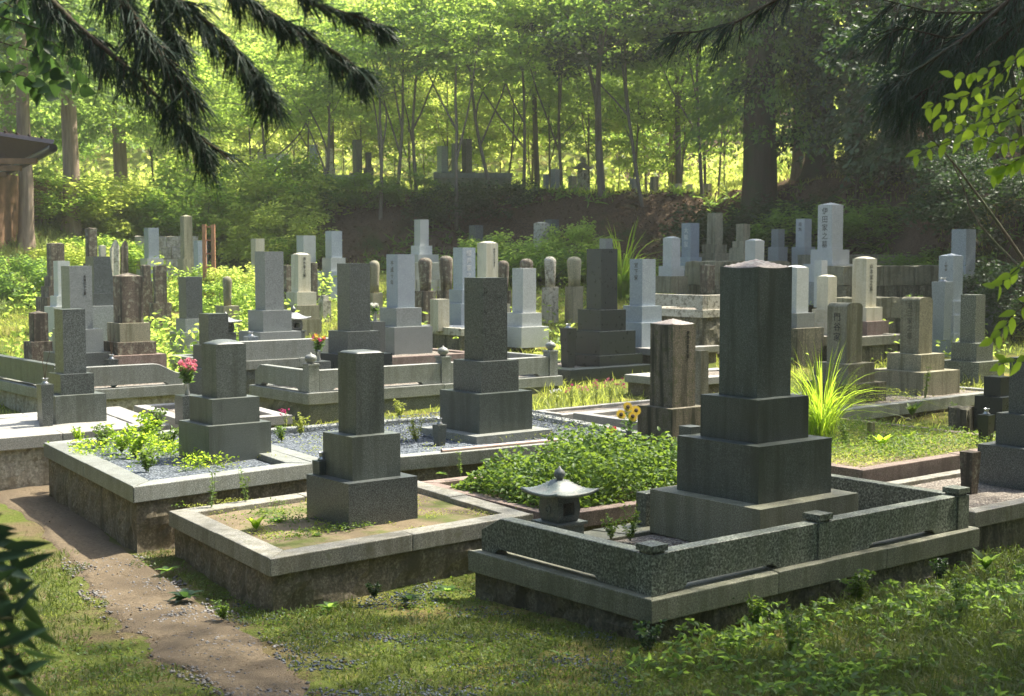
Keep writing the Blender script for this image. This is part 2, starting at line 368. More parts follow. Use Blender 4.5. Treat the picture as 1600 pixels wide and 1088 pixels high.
def inscription(txt, size, parent, face, a, b, z, mat, depth=.0022, dy=0):
    """vertical engraved characters on the left ('L', normal -x) or right ('R', normal -y) face"""
    bm = bmesh.new()
    for k, ch in enumerate(txt):
        cu = bpy.data.curves.new('t', 'FONT'); cu.body = ch; cu.size = size; cu.align_x = 'CENTER'; cu.resolution_u = 3; cu.extrude = depth
        o = bpy.data.objects.new('t', cu); COL.objects.link(o)
        bpy.context.view_layer.update()
        me = bpy.data.meshes.new_from_object(o.evaluated_get(bpy.context.evaluated_depsgraph_get()))
        me.transform(Matrix.Translation((dy, -k*size*1.12, 0))); bm.from_mesh(me)
        bpy.data.objects.remove(o); bpy.data.meshes.remove(me); bpy.data.curves.remove(cu)
    if face == 'R': Mx = Matrix.Translation((0, -b/2-.0005, z)) @ Matrix.Rotation(math.pi/2, 4, 'X')
    else: Mx = Matrix.Translation((-a/2-.0005, 0, z)) @ Matrix.Rotation(-math.pi/2, 4, 'Z') @ Matrix.Rotation(math.pi/2, 4, 'X')
    bm.transform(Mx)
    return bm_obj('inscription', bm, mat, parent)
TXT = {'white': plain('pale lettering', (.62, .62, .58), .7), 'gold': plain('gold lettering', (.52, .47, .30), .6), 'ink': plain('engraved dark lettering', (.035, .033, .028), .9), 'shade': plain('worn engraved lettering', (.10, .095, .07), .9)}

QUADS = []     # footprints that keep grass out
def gstone(cx, d, zb, tiers, mat, top='flat', label='', group=None, ratio=1.0, text=None, mats=None, name='gravestone', cat='gravestone', yaw=YAW, taper=0, bevs=None, rough=0, capmat=None, partnames=None, inv=0):
    x0 = atd(cx, 450, d).x
    if zb is None: zb = hz(x0, d) - .04
    root = thing(name, label, cat, (x0, d, zb), yaw, group)
    rx = Vector((math.cos(yaw), math.sin(yaw))); ry = Vector((-math.sin(yaw), math.cos(yaw)))
    z = zb; n = len(tiers)
    for k, (W, yt) in enumerate(tiers):
        a, b = size_for(W, x0, d, z, ratio, yaw)
        yc = d - rx.y*a/2 - ry.y*b/2
        zt = atd(cx, yt, yc).z; h = max(.03, zt - z)
        last = k == n-1
        mt = S[(mats[k] if mats else mat)]
        if k == 0: QUADS.append([(x0+sx*a/2*rx.x+sy*b/2*ry.x, d+sx*a/2*rx.y+sy*b/2*ry.y) for sx, sy in ((-1, -1), (1, -1), (1, 1), (-1, 1))])
        bw = (bevs[k] if bevs else .0035 + a*.006)
        if last:
            if top in TOPS: bm = topped_bm(a, b, h, TOPS[top](a), 12 if d < 20 else 8, taper)
            elif inv:
                bm = bmesh.new(); add_box(bm, -a/2, a/2, -b/2, b/2, 0, h)
                for v in bm.verts:
                    if v.co.z > h/2 and v.co.x > 0: v.co.x -= a*inv
                    if v.co.z < h/2: v.co.y *= .92
                bev(bm, bw)
            else: bm = box_bm(a, b, h, bw)
            nm = 'shaft'
        else:
            bm = box_bm(a, b, h, bw); nm = 'base_stone'
        if rough:
            if last is False or top == 'flat':
                bmesh.ops.subdivide_edges(bm, edges=bm.edges[:], cuts=3, use_grid_fill=True)
            roughen(bm, rough)
        o = bm_obj(nm, bm, mt, root, (0, 0, z-zb))
        if last and top in ('cap',) and capmat:
            me = o.data; me.materials.append(S[capmat])
            for p in me.polygons:
                if p.normal.z > .7: p.material_index = 1
        if last and top in ('dome', 'arch', 'round', 'worn', 'cap'):
            for p in o.data.polygons: p.use_smooth = abs(p.normal.z) > .02 and p.center.z > h*.5
        if last and text:
            tx, face, col, fr, frm = text[:5]
            sz = (b if face == 'L' else a)*fr
            dyy = text[5] if len(text) > 5 else 0
            inscription(tx, sz, root, face, a*(1-taper*.6), b*(1-taper*.6), z-zb+h*frm-sz, TXT[col], dy=dyy)
        z = zt
    root['h'] = z - zb
    del root['h']
    return root, (x0, d, z)

# ------------------------------------------------------------------ kerbed plots
def vxy(p): return Vector((p[0], p[1], 0))
def quad_plot(label, front, right, left, zt, kw, kh, zfill, zbot, kmat, wmat, fmat, back=None, inset=.035, cat='grave plot', name='grave_plot', group=None, sides=(1, 1, 1, 1), wrough=.012, fillname='fill', joints=2, walls=True):
    f, r, l = vxy(front), vxy(right), vxy(left); bk = vxy(back) if back is not None else l + r - f
    root = thing(name, label, cat, (f.x, f.y, zbot), 0, group)
    C = [f, r, bk, l]; cen = (f+r+bk+l)/4
    QUADS.append([(p.x, p.y) for p in C])
    ins = []
    for k in range(4):
        p, a, b = C[k], C[k-1], C[(k+1) % 4]
        u, v_ = (a-p).normalized(), (b-p).normalized(); s = math.sin(u.angle(v_))
        ins.append((u+v_)/max(s, .3))
    inn = [C[k] + ins[k]*kw for k in range(4)]
    wal = [C[k] + ins[k]*inset for k in range(4)]
    off = Vector((-f.x, -f.y, -zbot))
    for k in range(4):
        if not sides[k]: continue
        k2 = (k+1) % 4
        L_ = (C[k2]-C[k]).length; nj = max(1, min(joints, int(L_/.9)))
        for j in range(nj):
            t0, t1 = j/nj, (j+1)/nj; e = .0015/L_
            ta, tb = (t0+e if j else 0), (t1-e if j < nj-1 else 1)
            P = [C[k].lerp(C[k2], ta), C[k].lerp(C[k2], tb), inn[k].lerp(inn[k2], tb), inn[k].lerp(inn[k2], ta)]
            if j == 0: P[0], P[3] = C[k]+(C[k2]-C[k])*e, inn[k]+(C[k2]-C[k])*e
            bm = bmesh.new()
            jz = random.uniform(-.004, .004); lo = [bm.verts.new((p.x, p.y, zt-kh)) for p in P]; hi = [bm.verts.new((p.x+random.uniform(-.003, .003), p.y+random.uniform(-.003, .003), zt+jz+random.uniform(-.0015, .0015))) for p in P]
            bm.faces.new(hi); bm.faces.new(lo[::-1])
            for q in range(4): bm.faces.new((lo[q], lo[(q+1) % 4], hi[(q+1) % 4], hi[q]))
            bmesh.ops.recalc_face_normals(bm, faces=bm.faces); bev(bm, .007, 2)
            bm.transform(Matrix.Translation(off)); bm_obj('kerb_stone', bm, S[kmat], root)
    if walls and zt-kh-zbot > .03:
        bm = bmesh.new()
        for k in range(4):
            if not sides[k]: continue
            k2 = (k+1) % 4; A, B = wal[k], wal[k2]; L_ = (B-A).length; nn = (B-A).normalized(); out = Vector((nn.y, -nn.x, 0))
            nu = max(2, int(L_/.07)); nv = max(2, int((zt-kh-zbot)/.06)); g = {}
            for i in range(nu+1):
                for j in range(nv+1):
                    p = A.lerp(B, i/nu); z = zbot + (zt-kh-zbot-.001)*j/nv
                    q = Vector((p.x, p.y, z))
                    dd = noise.fractal(q*4.0, 1.0, 2.0, 4)*wrough*1.6 + noise.noise(q*1.4)*wrough
                    if i in (0, nu): dd = 0
                    g[i, j] = bm.verts.new(q + out*dd)
            for i in range(nu):
                for j in range(nv): bm.faces.new((g[i, j], g[i+1, j], g[i+1, j+1], g[i, j+1]))
        bmesh.ops.remove_doubles(bm, verts=bm.verts, dist=.0005)
        bm.transform(Matrix.Translation(off)); bm_obj('retaining_wall', bm, S[wmat], root)
    if fmat:
        P = [C[k] + ins[k]*(kw-.01) for k in range(4)]; n = 24
        V = []; 
        for j in range(n+1):
            for i in range(n+1):
                p = P[0].lerp(P[1], i/n).lerp(P[3].lerp(P[2], i/n), j/n)
                V.append((p.x-f.x, p.y-f.y, zfill-zbot + (noise.noise(Vector((p.x*3, p.y*3, 2)))*.018 if min(i, j, n-i, n-j) > 0 else -.01)))
        q = (np.arange(n)[:, None]*(n+1) + np.arange(n)[None, :]).ravel()
        me = quads_mesh(fillname, np.array(V), quads=np.stack([q, q+1, q+n+2, q+n+1], 1), smooth=True)
        mobj(fillname, me, M[fmat] if fmat in M else S[fmat], root)
    return root
def panel(root, A, B, z0, h, th, mat, slot=None, slope0=0, slope1=0, name='fence_panel', curve=0):
    """upright stone panel from A to B (world xy) with a drain slot cut in its lower edge"""
    A, B = vxy(A), vxy(B); L_ = (B-A).length; u = (B-A).normalized(); n = Vector((-u.y, u.x, 0))
    pts = [(0, 0)]
    if slot:
        s0, s1, sh = slot; pts += [(s0*L_, 0), (s0*L_+sh*1.2, sh), (s1*L_-sh*1.2, sh), (s1*L_, 0)]
    pts += [(L_, 0)]
    if curve:
        pts += [(L_, h*.5)]
        for k in range(9):
            t = k/8; pts.append((L_-curve + curve*(1-t)*1.0 - 0, h*.5 + h*.5*(1-math.cos(t*math.pi))/2))
    elif slope1: pts += [(L_, h*(1-slope1[1])), (L_-slope1[0], h)]
    else: pts += [(L_, h)]
    if slope0: pts += [(slope0[0], h), (0, h*(1-slope0[1]))]
    else: pts += [(0, h)]
    bm = bmesh.new(); fv = [bm.verts.new((p[0], 0, p[1])) for p in pts]; fc = bm.faces.new(fv)
    ex = bmesh.ops.extrude_face_region(bm, geom=[fc])
    for v in [g for g in ex['geom'] if isinstance(g, bmesh.types.BMVert)]: v.co.y += th
    bmesh.ops.recalc_face_normals(bm, faces=bm.faces); bev(bm, .004)
    Mx = Matrix(((u.x, n.x, 0, A.x), (u.y, n.y, 0, A.y), (0, 0, 1, z0), (0, 0, 0, 1)))
    bm.transform(Matrix.Translation(-root.location) @ Mx)
    return bm_obj(name, bm, S[mat], root)
def lathe_bm(prof, seg=20, sq=False):
    bm = bmesh.new(); rings = []
    for r_, z in prof:
        rings.append([bm.verts.new((r_*math.cos(2*math.pi*k/seg), r_*math.sin(2*math.pi*k/seg), z)) for k in range(seg)])
    for a, b in zip(rings, rings[1:]):
        for k in range(seg): bm.faces.new((a[k], a[(k+1) % seg], b[(k+1) % seg], b[k]))
    bm.faces.new(rings[0][::-1]); bm.faces.new(rings[-1]); return bm
def post(root, p, z0, w_, h, mat, kind='cap', yaw=YAW):
    loc = Vector((p[0], p[1], z0)) - root.location
    o = bm_obj('fence_post', box_bm(w_, w_, h, .005), S[mat], root, loc, yaw)
    if kind == 'cap':
        bm = bmesh.new(); add_box(bm, -w_*.40, w_*.40, -w_*.40, w_*.40, h, h+.018); add_box(bm, -w_*.52, w_*.52, -w_*.52, w_*.52, h+.018, h+.055)
        bev(bm, .004); bm_obj('post_cap', bm, S[mat], o)
    else:
        bm = bmesh.new(); add_box(bm, -w_*.56, w_*.56, -w_*.56, w_*.56, h, h+.022); bev(bm, .004); bm_obj('post_cap', bm, S[mat], o)
        r_ = w_*.5
        bm_obj('finial', lathe_bm([(r_*.6, h+.022), (r_*.55, h+.04), (r_*.95, h+.06), (r_*1.06, h+.085), (r_*.95, h+.11), (r_*.6, h+.128), (r_*.25, h+.136), (r_*.12, h+.15), (.002, h+.16)], 18), S[mat], o, smooth=True)
    return o
# ------------------------------------------------------------------ raised grave plots
def V2(x, y): return Vector((x, y, 0))
# front right plot with the speckled granite fence
f1, l1, r1 = at(1018, 939, .27), at(731, 860, .27), at(1531, 825, .27)
P1 = quad_plot('front right raised grave plot with a speckled green granite fence around the largest gravestone', f1, r1, l1, .27, .30, .136, .25, -.2, 'kerbd', 'rock', 'gravelb', wrough=.03, joints=4)
ex, ey = (vxy(r1)-vxy(f1)).normalized(), (vxy(l1)-vxy(f1)).normalized()
pc = vxy(f1) + (ex+ey)*.12
ya = math.atan2(ex.y, ex.x)
Lr, Ll = (r1-f1).length, (l1-f1).length
post(P1, pc, .27, .125, .235, 'spk', 'cap', ya)
pm = pc + ex*(Lr*.455); pr = pc + ex*(Lr-.24)
post(P1, pm, .27, .13, .235, 'spk', 'cap', ya); post(P1, pr, .27, .13, .235, 'spk', 'cap', ya)
o_ = -ey*.055
panel(P1, pc + ex*.065 + o_, pm - ex*.068 + o_, .272, .238, .10, 'spk', (.10, .72, .035))
panel(P1, pm + ex*.068 + o_, pr - ex*.068 + o_, .272, .238, .10, 'spk', (.28, .82, .035))
o2 = -ex*.055
panel(P1, pc + ey*(Ll-.18) + o2, pc + ey*.065 + o2, .272, .238, .10, 'spk', (.10, .78, .035), slope0=(.20, .42))
panel(P1, pr + ey*.068 + ex*.05, pr + ey*(Ll-.25) + ex*.05, .272, .238, .10, 'spk')
panel(P1, pr + ey*(Ll-.2) - ex*.05, pr + ey*(Ll-.2) - ex*1.7, .272, .238, .10, 'spk')

quad_plot('front middle low grave plot filled with sandy grit and moss', at(422, 874, .32), at(834, 803, .32), at(263, 798, .32), .32, .17, .115, .285, -.2, 'kerb', 'concr', 'sand', wrough=.02)
quad_plot('raised grave plot with blue grey gravel and fresh green seedlings beside the path', at(208, 761, .49), at(490, 724, .49), at(68, 692, .49), .49, .19, .125, .445, -.08, 'kerbg', 'concr', 'gravel', wrough=.02)
F4 = V2(-1.58, 11.32); D4 = V2(.84, .545).normalized(); E4 = V2(-D4.y, D4.x)
quad_plot('gravel grave plot around the dark gravestone with a broad slab', F4, F4+D4*3.6, F4+E4*2.5, .46, .15, .12, .42, .0, 'kerbg', 'concr', 'gravel')
F5 = V2(.33, 10.0); D5 = V2(.80, .60); E5 = V2(-.6, .8)
quad_plot('low bed with a reddish kerb overgrown by leafy green plants', F5, F5+D5*2.25, F5+E5*1.9, .28, .13, .12, .25, -.05, 'red', 'concr', 'earth')
F6 = V2(-5.17, 12.33)
quad_plot('flat paved grave plot at the left edge under the dark gravestone with two steps', F6, V2(-3.45, 13.7), F6+V2(-1.0, 1.7), .50, .30, .12, .497, .0, 'pave', 'block', 'pave')
quad_plot('narrow open kerb frame behind the gravelled plot', V2(-3.3, 13.85), V2(-2.35, 14.55), V2(-4.3, 15.45), .50, .15, .10, .46, .0, 'pave', 'concr', 'gravelb')
# plot with curved fence end, left
f8 = V2(-5.3, 15.8); P8 = quad_plot('left grave plot fenced by a grey panel with a curved end', f8, f8+RX*1.75, f8+RY*3.2, .62, .2, .13, .62, .0, 'kerbg', 'block', 'gravelb')
panel(P8, f8+RX*.03+RY*.04, f8+RX*1.6+RY*.04, .622, .265, .10, 'kerbg', (.25, .88, .03), curve=.38)
panel(P8, f8+RX*.04+RY*3.0, f8+RX*.04+RY*.16, .622, .30, .10, 'olive', (.1, .9, .03))
# fence plot with finial posts, centre
f9 = V2(-2.4, 16.0); P9 = quad_plot('central grave plot with onion-topped fence posts and a dark wall below', f9, f9+RX*3.95, f9+RY*1.47, .58, .22, .137, .56, .0, 'kerbg', 'dark', 'gravelb')
for t_ in (0, 1.93, 3.72): post(P9, f9+RX*(.11+t_)+RY*.12, .582, .14, .32, 'kerbg', 'finial')
panel(P9, f9+RX*.19+RY*.06, f9+RX*1.96+RY*.06, .584, .26, .10, 'kerbg', (.1, .85, .035))
panel(P9, f9+RX*2.12+RY*.06, f9+RX*3.75+RY*.06, .584, .26, .10, 'kerbg', (.5, .9, .035))
panel(P9, f9+RX*.055+RY*1.42, f9+RX*.055+RY*.20, .584, .26, .10, 'kerbg', (.12, .9, .035), slope0=(.14, .35))
panel(P9, f9+RX*3.88+RY*.20, f9+RX*3.88+RY*1.4, .584, .26, .10, 'kerbg')
f10 = V2(-3.67, 17.45); P10 = quad_plot('grave plot behind a plain speckled granite panel wall', f10, f10+RX*2.15, f10+RY*1.7, .84, .2, .12, .98, .1, 'kerbg', 'dark', 'pave')
panel(P10, f10+RX*.02+RY*.03, f10+RX*2.12+RY*.03, .842, .25, .12, 'kerbg')
fA = f10 + RX*2.2 - RY*.35
quad_plot('low reddish kerbed plot under the tall mid grey gravestone', fA, fA+RX*1.6, fA+RY*1.6, .82, .12, .12, .80, .1, 'red', 'rock', 'gravelb')
fM = V2(.80, 18.75); PM = quad_plot('polished dark plot with a rounded kerb under the black gravestone', fM, fM+RX*1.62, fM+RY*1.55, .63, .25, .16, .61, .0, 'black', 'dark', 'gravelb')
fN = fM + RX*1.72 + RY*.1
quad_plot('small paved plot under the blue grey gravestone behind the black one', fN, fN+RX*1.4, fN+RY*1.4, .84, .2, .1, .838, .1, 'pave', 'concr', 'pave')
quad_plot('low pale slab frame in front of the paved plot', V2(2.1, 17.4), V2(3.5, 18.5), V2(1.5, 18.15), .62, .2, .1, .60, .1, 'pave', 'concr', 'gravelb')
quad_plot('narrow pale kerb strip with gravel and flowering weeds', V2(.55, 15.0), V2(2.1, 16.25), V2(.23, 15.4), .45, .08, .08, .42, .0, 'pave', 'concr', 'gravelb')
quad_plot('empty pale kerb frame beside the leaning brown gravestone', V2(1.3, 13.9), V2(2.7, 15.05), V2(.66, 14.72), .50, .13, .11, .46, .0, 'pave', 'concr', 'gravelb')
f13 = V2(2.75, 14.55); D13 = V2(.76, .65).normalized(); E13 = V2(-D13.y, D13.x)
quad_plot('long grey kerbed plot under the round-shouldered gravestones on the right', f13, f13+D13*4.9, f13+E13*1.6, .45, .13, .14, .43, .0, 'kerbg', 'concr', 'gravelb')
f14 = V2(2.95, 11.4); D14 = V2(.775, .63).normalized(); E14 = V2(-D14.y, D14.x)
quad_plot('weedy low bed with a brown kerb on the right', f14, f14+D14*2.9, f14+E14*2.5, .40, .12, .15, .375, -.05, 'red', 'concr', 'sand')
f15 = V2(3.40, 9.92)
quad_plot('gravel plot with a pale kerb at the right edge', f15, f15+RX*2.4, f15+RY*1.25, .32, .12, .12, .29, -.05, 'kerb', 'rock', 'gravelb')
fU = V2(2.89, 20.7); PU = quad_plot('lichened pale enclosure on a rough stone base beside the path between graves', fU, fU+RX*1.9, fU+RY*1.35, 1.38, .2, .12, 1.36, .4, 'pale', 'rock', 'gravelb', wrough=.04)
panel(PU, fU+RX*.03+RY*1.3, fU+RX*.03+RY*.03, 1.382, .22, .10, 'pale', (.1, .9, .03)); panel(PU, fU+RX*.14+RY*.03, fU+RX*1.85+RY*.03, 1.382, .22, .10, 'pale')
fB = V2(5.0, 20.3)
quad_plot('plot with a plain stone rim under the tall cream gravestone', fB, fB+RX*1.5, fB+RY*1.4, .98, .14, .14, .96, .3, 'kerb', 'rock', 'gravelb')
fh = atd(726, 450, 21.6); fh = V2(fh.x, fh.y)
quad_plot('small plot with a rounded kerb and blue gravel under the lettered gravestone', fh-RX*.15-RY*.1, fh+RX*1.2-RY*.1, fh-RX*.15+RY*1.3, 1.06, .13, .12, 1.05, .4, 'pale', 'rock', 'gravel')
def terrace(label, px0, d0, px1, d1, zt, zb, dep, mat='rock', rows=2):
    A, B = atd(px0, 450, d0), atd(px1, 450, d1); A, B = V2(A.x, A.y), V2(B.x, B.y)
    u = (B-A).normalized(); n = V2(-u.y, u.x)
    root = thing('terrace_wall', label, 'terrace wall', (A.x, A.y, zb))
    QUADS.append([(p.x, p.y) for p in (A, B, B+n*dep, A+n*dep)])
    L_ = (B-A).length; hh = (zt-zb)/rows
    for r_ in range(rows):
        x = -random.random()*.2; bm = bmesh.new()
        while x < L_:
            wd = random.uniform(.35, .8); e = min(x+wd, L_)
            if e-max(x, 0) > .06:
                b2 = bmesh.new(); oo = random.uniform(-.03, .03)+.04*r_; add_box(b2, max(x, 0)+.006, e-.006, oo, dep, r_*hh+.004, (r_+1)*hh-.004)
                bmesh.ops.subdivide_edges(b2, edges=b2.edges[:], cuts=3, use_grid_fill=True); roughen(b2, .022, 6)
                me = bpy.data.meshes.new('t'); b2.to_mesh(me); b2.free(); bm.from_mesh(me); bpy.data.meshes.remove(me)
            x = e if e >= L_ else x+wd
        o = bm_obj('stone_course', bm, S[mat if r_ < rows-1 else ('aged' if mat == 'rock' else mat)], root, None, None); o.rotation_euler = (0, 0, math.atan2(u.y, u.x))
    return root
terrace('mossy stacked stone terrace wall below the brown litter bank on the right', 1322, 24.3, 1478, 25.2, 2.02, .95, 1.6, 'rock', 3)
terrace('grassy low terrace wall behind the largest gravestone', 1118, 25.4, 1236, 25.9, 2.10, 1.2, 1.3, 'rock', 2)
terrace('upper mossy stone terrace reaching toward the wooded slope', 1300, 26.6, 1475, 27.6, 2.22, 1.4, 1.2, 'rock', 2)
terrace('low mossy stone step below the cream gravestone on the right', 1335, 22.6, 1420, 23.2, 1.5, .8, .7, 'rock', 2)
terrace('grey concrete block wall among the old gravestones at the back left', 212, 31.6, 312, 32.0, 2.66, 1.6, .2, 'block', 4)
terrace('cream stone block wall below the tall pale gravestone at the back', 628, 28.3, 700, 28.6, 2.06, 1.0, .8, 'cream', 3)
for (px, dd, ww, zt_, zb_, lab) in ((455, 39.5, 2.9, 4.38, 3.4, 'long grey foundation wall on the upper terrace, left'), (715, 39.2, 2.2, 4.42, 3.2, 'dark foundation wall on the upper terrace under the tall shaded stone')):
    A = atd(px, 450, dd); root = thing('foundation_wall', lab, 'wall', (A.x, dd, zb_))
    bm = bmesh.new(); add_box(bm, -ww*.3, ww*.7, 0, 1.6, 0, zt_-zb_); bev(bm, .02); bm_obj('wall_body', bm, S['kerbd'], root)
    bm = bmesh.new(); add_box(bm, -ww*.31, ww*.71, -.05, 1.65, zt_-zb_+.002, zt_-zb_+.14); bev(bm, .01); bm_obj('coping', bm, S['kerbg'], root)

# ------------------------------------------------------------------ gravestones
GS = 'granite family gravestones of the middle rows'
gstone(1181, 9.42, .26, [(320, 797), (237, 699), (166, 626), (110, 418.5)], 'green', 'cap', 'largest dark green gravestone with a peaked pinkish top on three steps, inside the speckled fence', mats=['kerbd', 'green', 'green', 'green'], capmat='cap')
gstone(563, 9.87, .27, [(172, 757), (120, 684), (71, 550)], 'olive', 'round', 'speckled olive gravestone with a softly rounded top on two steps in the sandy front plot', mats=['dark', 'olive', 'olive'])
gstone(348, 11.85, .43, [(141, 667), (107, 625), (68, 539)], 'olive', 'dome', 'olive gravestone with a pale domed top standing in blue grey gravel', capmat='cap')
gstone(759, 13.45, .42, [(207, 683), (144, 617), (102, 566), (67, 434.5)], 'dk2', 'flat', 'tall blackish speckled gravestone on a broad slab in the centre', mats=['kerbg', 'green', 'dark', 'dk2'])
gstone(108, 14.05, .50, [(103, 620), (68, 586), (46, 484)], 'dark', 'flat', 'dark grey gravestone on the flat paved plot at the left edge', mats=['olive', 'dark', 'dark'])
gstone(120, 17.3, .62, [(128, 577), (104, 554), (76, 516), (46, 416)], 'grey', 'flat', 'tall grey gravestone with worn engraved characters, behind the dark one at the left edge', mats=['grey', 'dark', 'grey', 'grey'], text=('先祖代々之墓', 'R', 'ink', .13, .86, .05))
gstone(200, 17.6, .60, [(112, 557), (82, 536), (65, 506), (45, 432)], 'brown', 'pyr', 'lichen-streaked brown gravestone with a low pyramid top on the left', mats=['red', 'brown', 'aged', 'brown'])
gstone(59, 18.0, .62, [(46, 535), (28.5, 490)], 'brown', 'pyr', 'small weathered brown gravestone with a pyramid top at the left edge')
gstone(157, 20.2, None, [(78, 479), (52, 459), (44, 401)], 'dark', 'flat', 'dark gravestone with one slanting side behind the lichened brown one', mats=['grey', 'dark', 'dark'], inv=.22, text=('家之墓', 'L', 'gold', .2, .8))
gstone(97, 22.2, None, [(54, 480), (36, 463), (24.5, 408)], 'light', 'flat', 'slim light grey gravestone half hidden behind the tall lettered grey one')
gstone(88, 24.0, None, [(62, 465), (46, 448), (35, 432), (26.5, 381)], 'brown', 'worn', 'weathered brown gravestone on three stacked steps at the back left')
gstone(144, 28.0, None, [(26, 412), (18, 357)], 'brown', 'worn', 'tall narrow reddish lichened pillar below the green slope')
gstone(161, 29.0, None, [(11.5, 384)], 'pale', 'worn', 'small pale stub stone between the reddish pillar and the pointed slabs', cat='old stone')
gstone(180, 28.4, None, [(15, 388)], 'pale', 'point', 'pale natural slab with a pointed top, left one of the leaning pair', ratio=.4, rough=.015, cat='old stone')
gstone(195, 28.6, None, [(12, 386)], 'brown', 'point', 'brownish natural slab with a pointed top, right one of the leaning pair', ratio=.4, rough=.015, cat='old stone')
gstone(238, 30.5, None, [(48, 422), (35, 404), (22.5, 356)], 'bluegrey', 'flat', 'pale blue grey gravestone in front of the concrete block wall', mats=['bluegrey', 'light', 'bluegrey'])
gstone(292.5, 30.0, None, [(28, 405), (18.5, 338)], 'aged', 'pyr', 'tall obelisk-shaped stone pillar with a pointed top at the back left', mats=['aged', 'aged'], taper=-.0)
gstone(314, 28.0, None, [(30, 428), (20.5, 376)], 'bluegrey', 'flat', 'dark blue grey slab stone behind the orange frame')
gstone(228, 24.2, None, [(21, 440), (16, 415)], 'brown', 'worn', 'short lichened stone left of the round-topped reddish slab', cat='old stone')
gstone(250, 24.0, None, [(34, 474), (21, 415)], 'brown', 'arch', 'round-topped reddish brown slab stone on a dark base', ratio=.5)
gstone(297.5, 20.2, .78, [(66, 520), (46, 499), (36, 433)], 'grey', 'flat', 'grey gravestone standing in the bright grass on the left', mats=['grey', 'grey', 'dark'])
gstone(333, 15.9, .42, [(86, 578), (64, 541), (45, 491)], 'dark', 'flat', 'dark grey gravestone hidden behind the domed olive one', mats=['dark', 'dark', 'dark'])
gstone(421, 18.75, .98, [(96, 520), (67, 486), (44, 393)], 'grey', 'flat', 'tall smooth grey gravestone with a moulded base behind the plain panel wall', bevs=[.012, .018, .006])
gstone(470.5, 23.4, None, [(62, 500), (56, 478), (47, 457), (30, 398)], 'cream', 'dome', 'cream gravestone with engraved characters and a domed top', mats=['aged', 'aged', 'cream', 'cream'], text=('清水家之墓', 'R', 'ink', .26, .95))
gstone(479, 28.2, None, [(44, 424), (29.5, 368)], 'light', 'flat', 'light grey gravestone behind the cream domed one', mats=['light', 'light'])
gstone(522, 28.4, None, [(48, 424), (36, 403), (26, 361)], 'bluegrey', 'flat', 'pale blue grey gravestone at the foot of the bank, left of centre', mats=['bluegrey', 'light', 'bluegrey'])
gstone(403.5, 30.0, None, [(30, 420), (21, 373)], 'cream', 'flat', 'plain cream gravestone half sunk in bright bushes')
gstone(552.5, 17.6, .56, [(118, 556), (80, 519), (51, 412)], 'dark', 'flat', 'tall dark gravestone with a moulded base inside the onion-post fence', bevs=[.008, .018, .008], mats=['black', 'dark', 'dark'])
gstone(626, 19.7, .79, [(98, 512), (65, 482), (44, 397.5)], 'grey', 'flat', 'tall mid grey gravestone on the low reddish plot', mats=['grey', 'grey', 'bluegrey'], text=('平成十年', 'L', 'shade', .28, .9))
gstone(659, 30.5, None, [(53, 398), (33, 384), (22.5, 343)], 'light', 'flat', 'whitish gravestone on two steps above the cream block wall')
MH = 'round-headed old monk stones'
def monk(cx, d, top, bot, W, mat, base, label):
    x0 = atd(cx, 450, d).x; zb = hz(x0, d) - .03
    root = thing('monk_stone', label, 'old stone', (x0, d, zb), 0, MH)
    zbt = atd(cx, bot, d).z; zt = atd(cx, top, d).z; zz = max(.08, zbt-zb); r_ = W*d/F/2; h = zt-zb-zz
    bw = base*d/F/1.38
    b2 = box_bm(bw, bw, zz, .01); bmesh.ops.subdivide_edges(b2, edges=b2.edges[:], cuts=2, use_grid_fill=True); roughen(b2, .012); bm_obj('base_stone', b2, S[mat], root, None, YAW)
    QUADS.append([(x0+a*bw*.6, d+b*bw*.6) for a, b in ((-1, -1), (1, -1), (1, 1), (-1, 1))])
    prof = [(r_*.80, 0), (r_*.84, h*.3), (r_*.92, h*.6), (r_*1.0, h*.82), (r_*.97, h*.88), (r_*.82, h*.94), (r_*.5, h*.985), (.01, h)]
    bm = lathe_bm(prof, 16); roughen(bm, .008, 7); o = bm_obj('shaft', bm, S[mat], root, (0, 0, zz), smooth=True)
monk(664.5, 24, 402.5, 455, 22, 'brown', 33, 'round-headed brown monk stone on a block, left of the lettered gravestone')
monk(697, 24.6, 399.5, 454, 22, 'brown', 30, 'round-headed brown monk stone partly behind the lettered gravestone')
monk(822.5, 25.2, 404, 450, 21, 'brown', 24, 'round-headed monk stone peeping over the light grey gravestone')
monk(859.5, 25, 401, 449, 19, 'pale', 26, 'slim lichened monk stone standing alone right of the light grey gravestone')
monk(897, 25, 401, 448, 23, 'aged', 28, 'broad lichened monk stone beside the black gravestone')
monk(786.5, 25, 407, 455, 18, 'brown', 24, 'round-headed monk stone just right of the tall central gravestone')
monk(585, 24.5, 407, 458, 17, 'aged', 26, 'round-headed monk stone left of the tall mid grey gravestone')
monk(355, 22.5, 432, 478, 15, 'aged', 38, 'short round pillar stone on a dark block in the weeds on the left')
gstone(449.5, 25.6, None, [(16, 452), (12, 415)], 'brown', 'worn', 'narrow lichened stone just left of the cream domed gravestone', cat='old stone')
gstone(490, 25.6, None, [(22, 462), (13, 411)], 'brown', 'worn', 'narrow lichened stone just right of the cream domed gravestone', cat='old stone')
gstone(507, 25.0, None, [(20, 470), (13, 462)], 'pale', 'flat', 'tiny pale block stone among white daisies', cat='old stone')
gstone(725.5, 23.0, 1.03, [(66, 475), (48, 453), (34.5, 387)], 'bluegrey', 'flat', 'blue grey gravestone with gold family characters, left of the tall central stone', text=('櫻井家之墓', 'R', 'white', .42, .97))
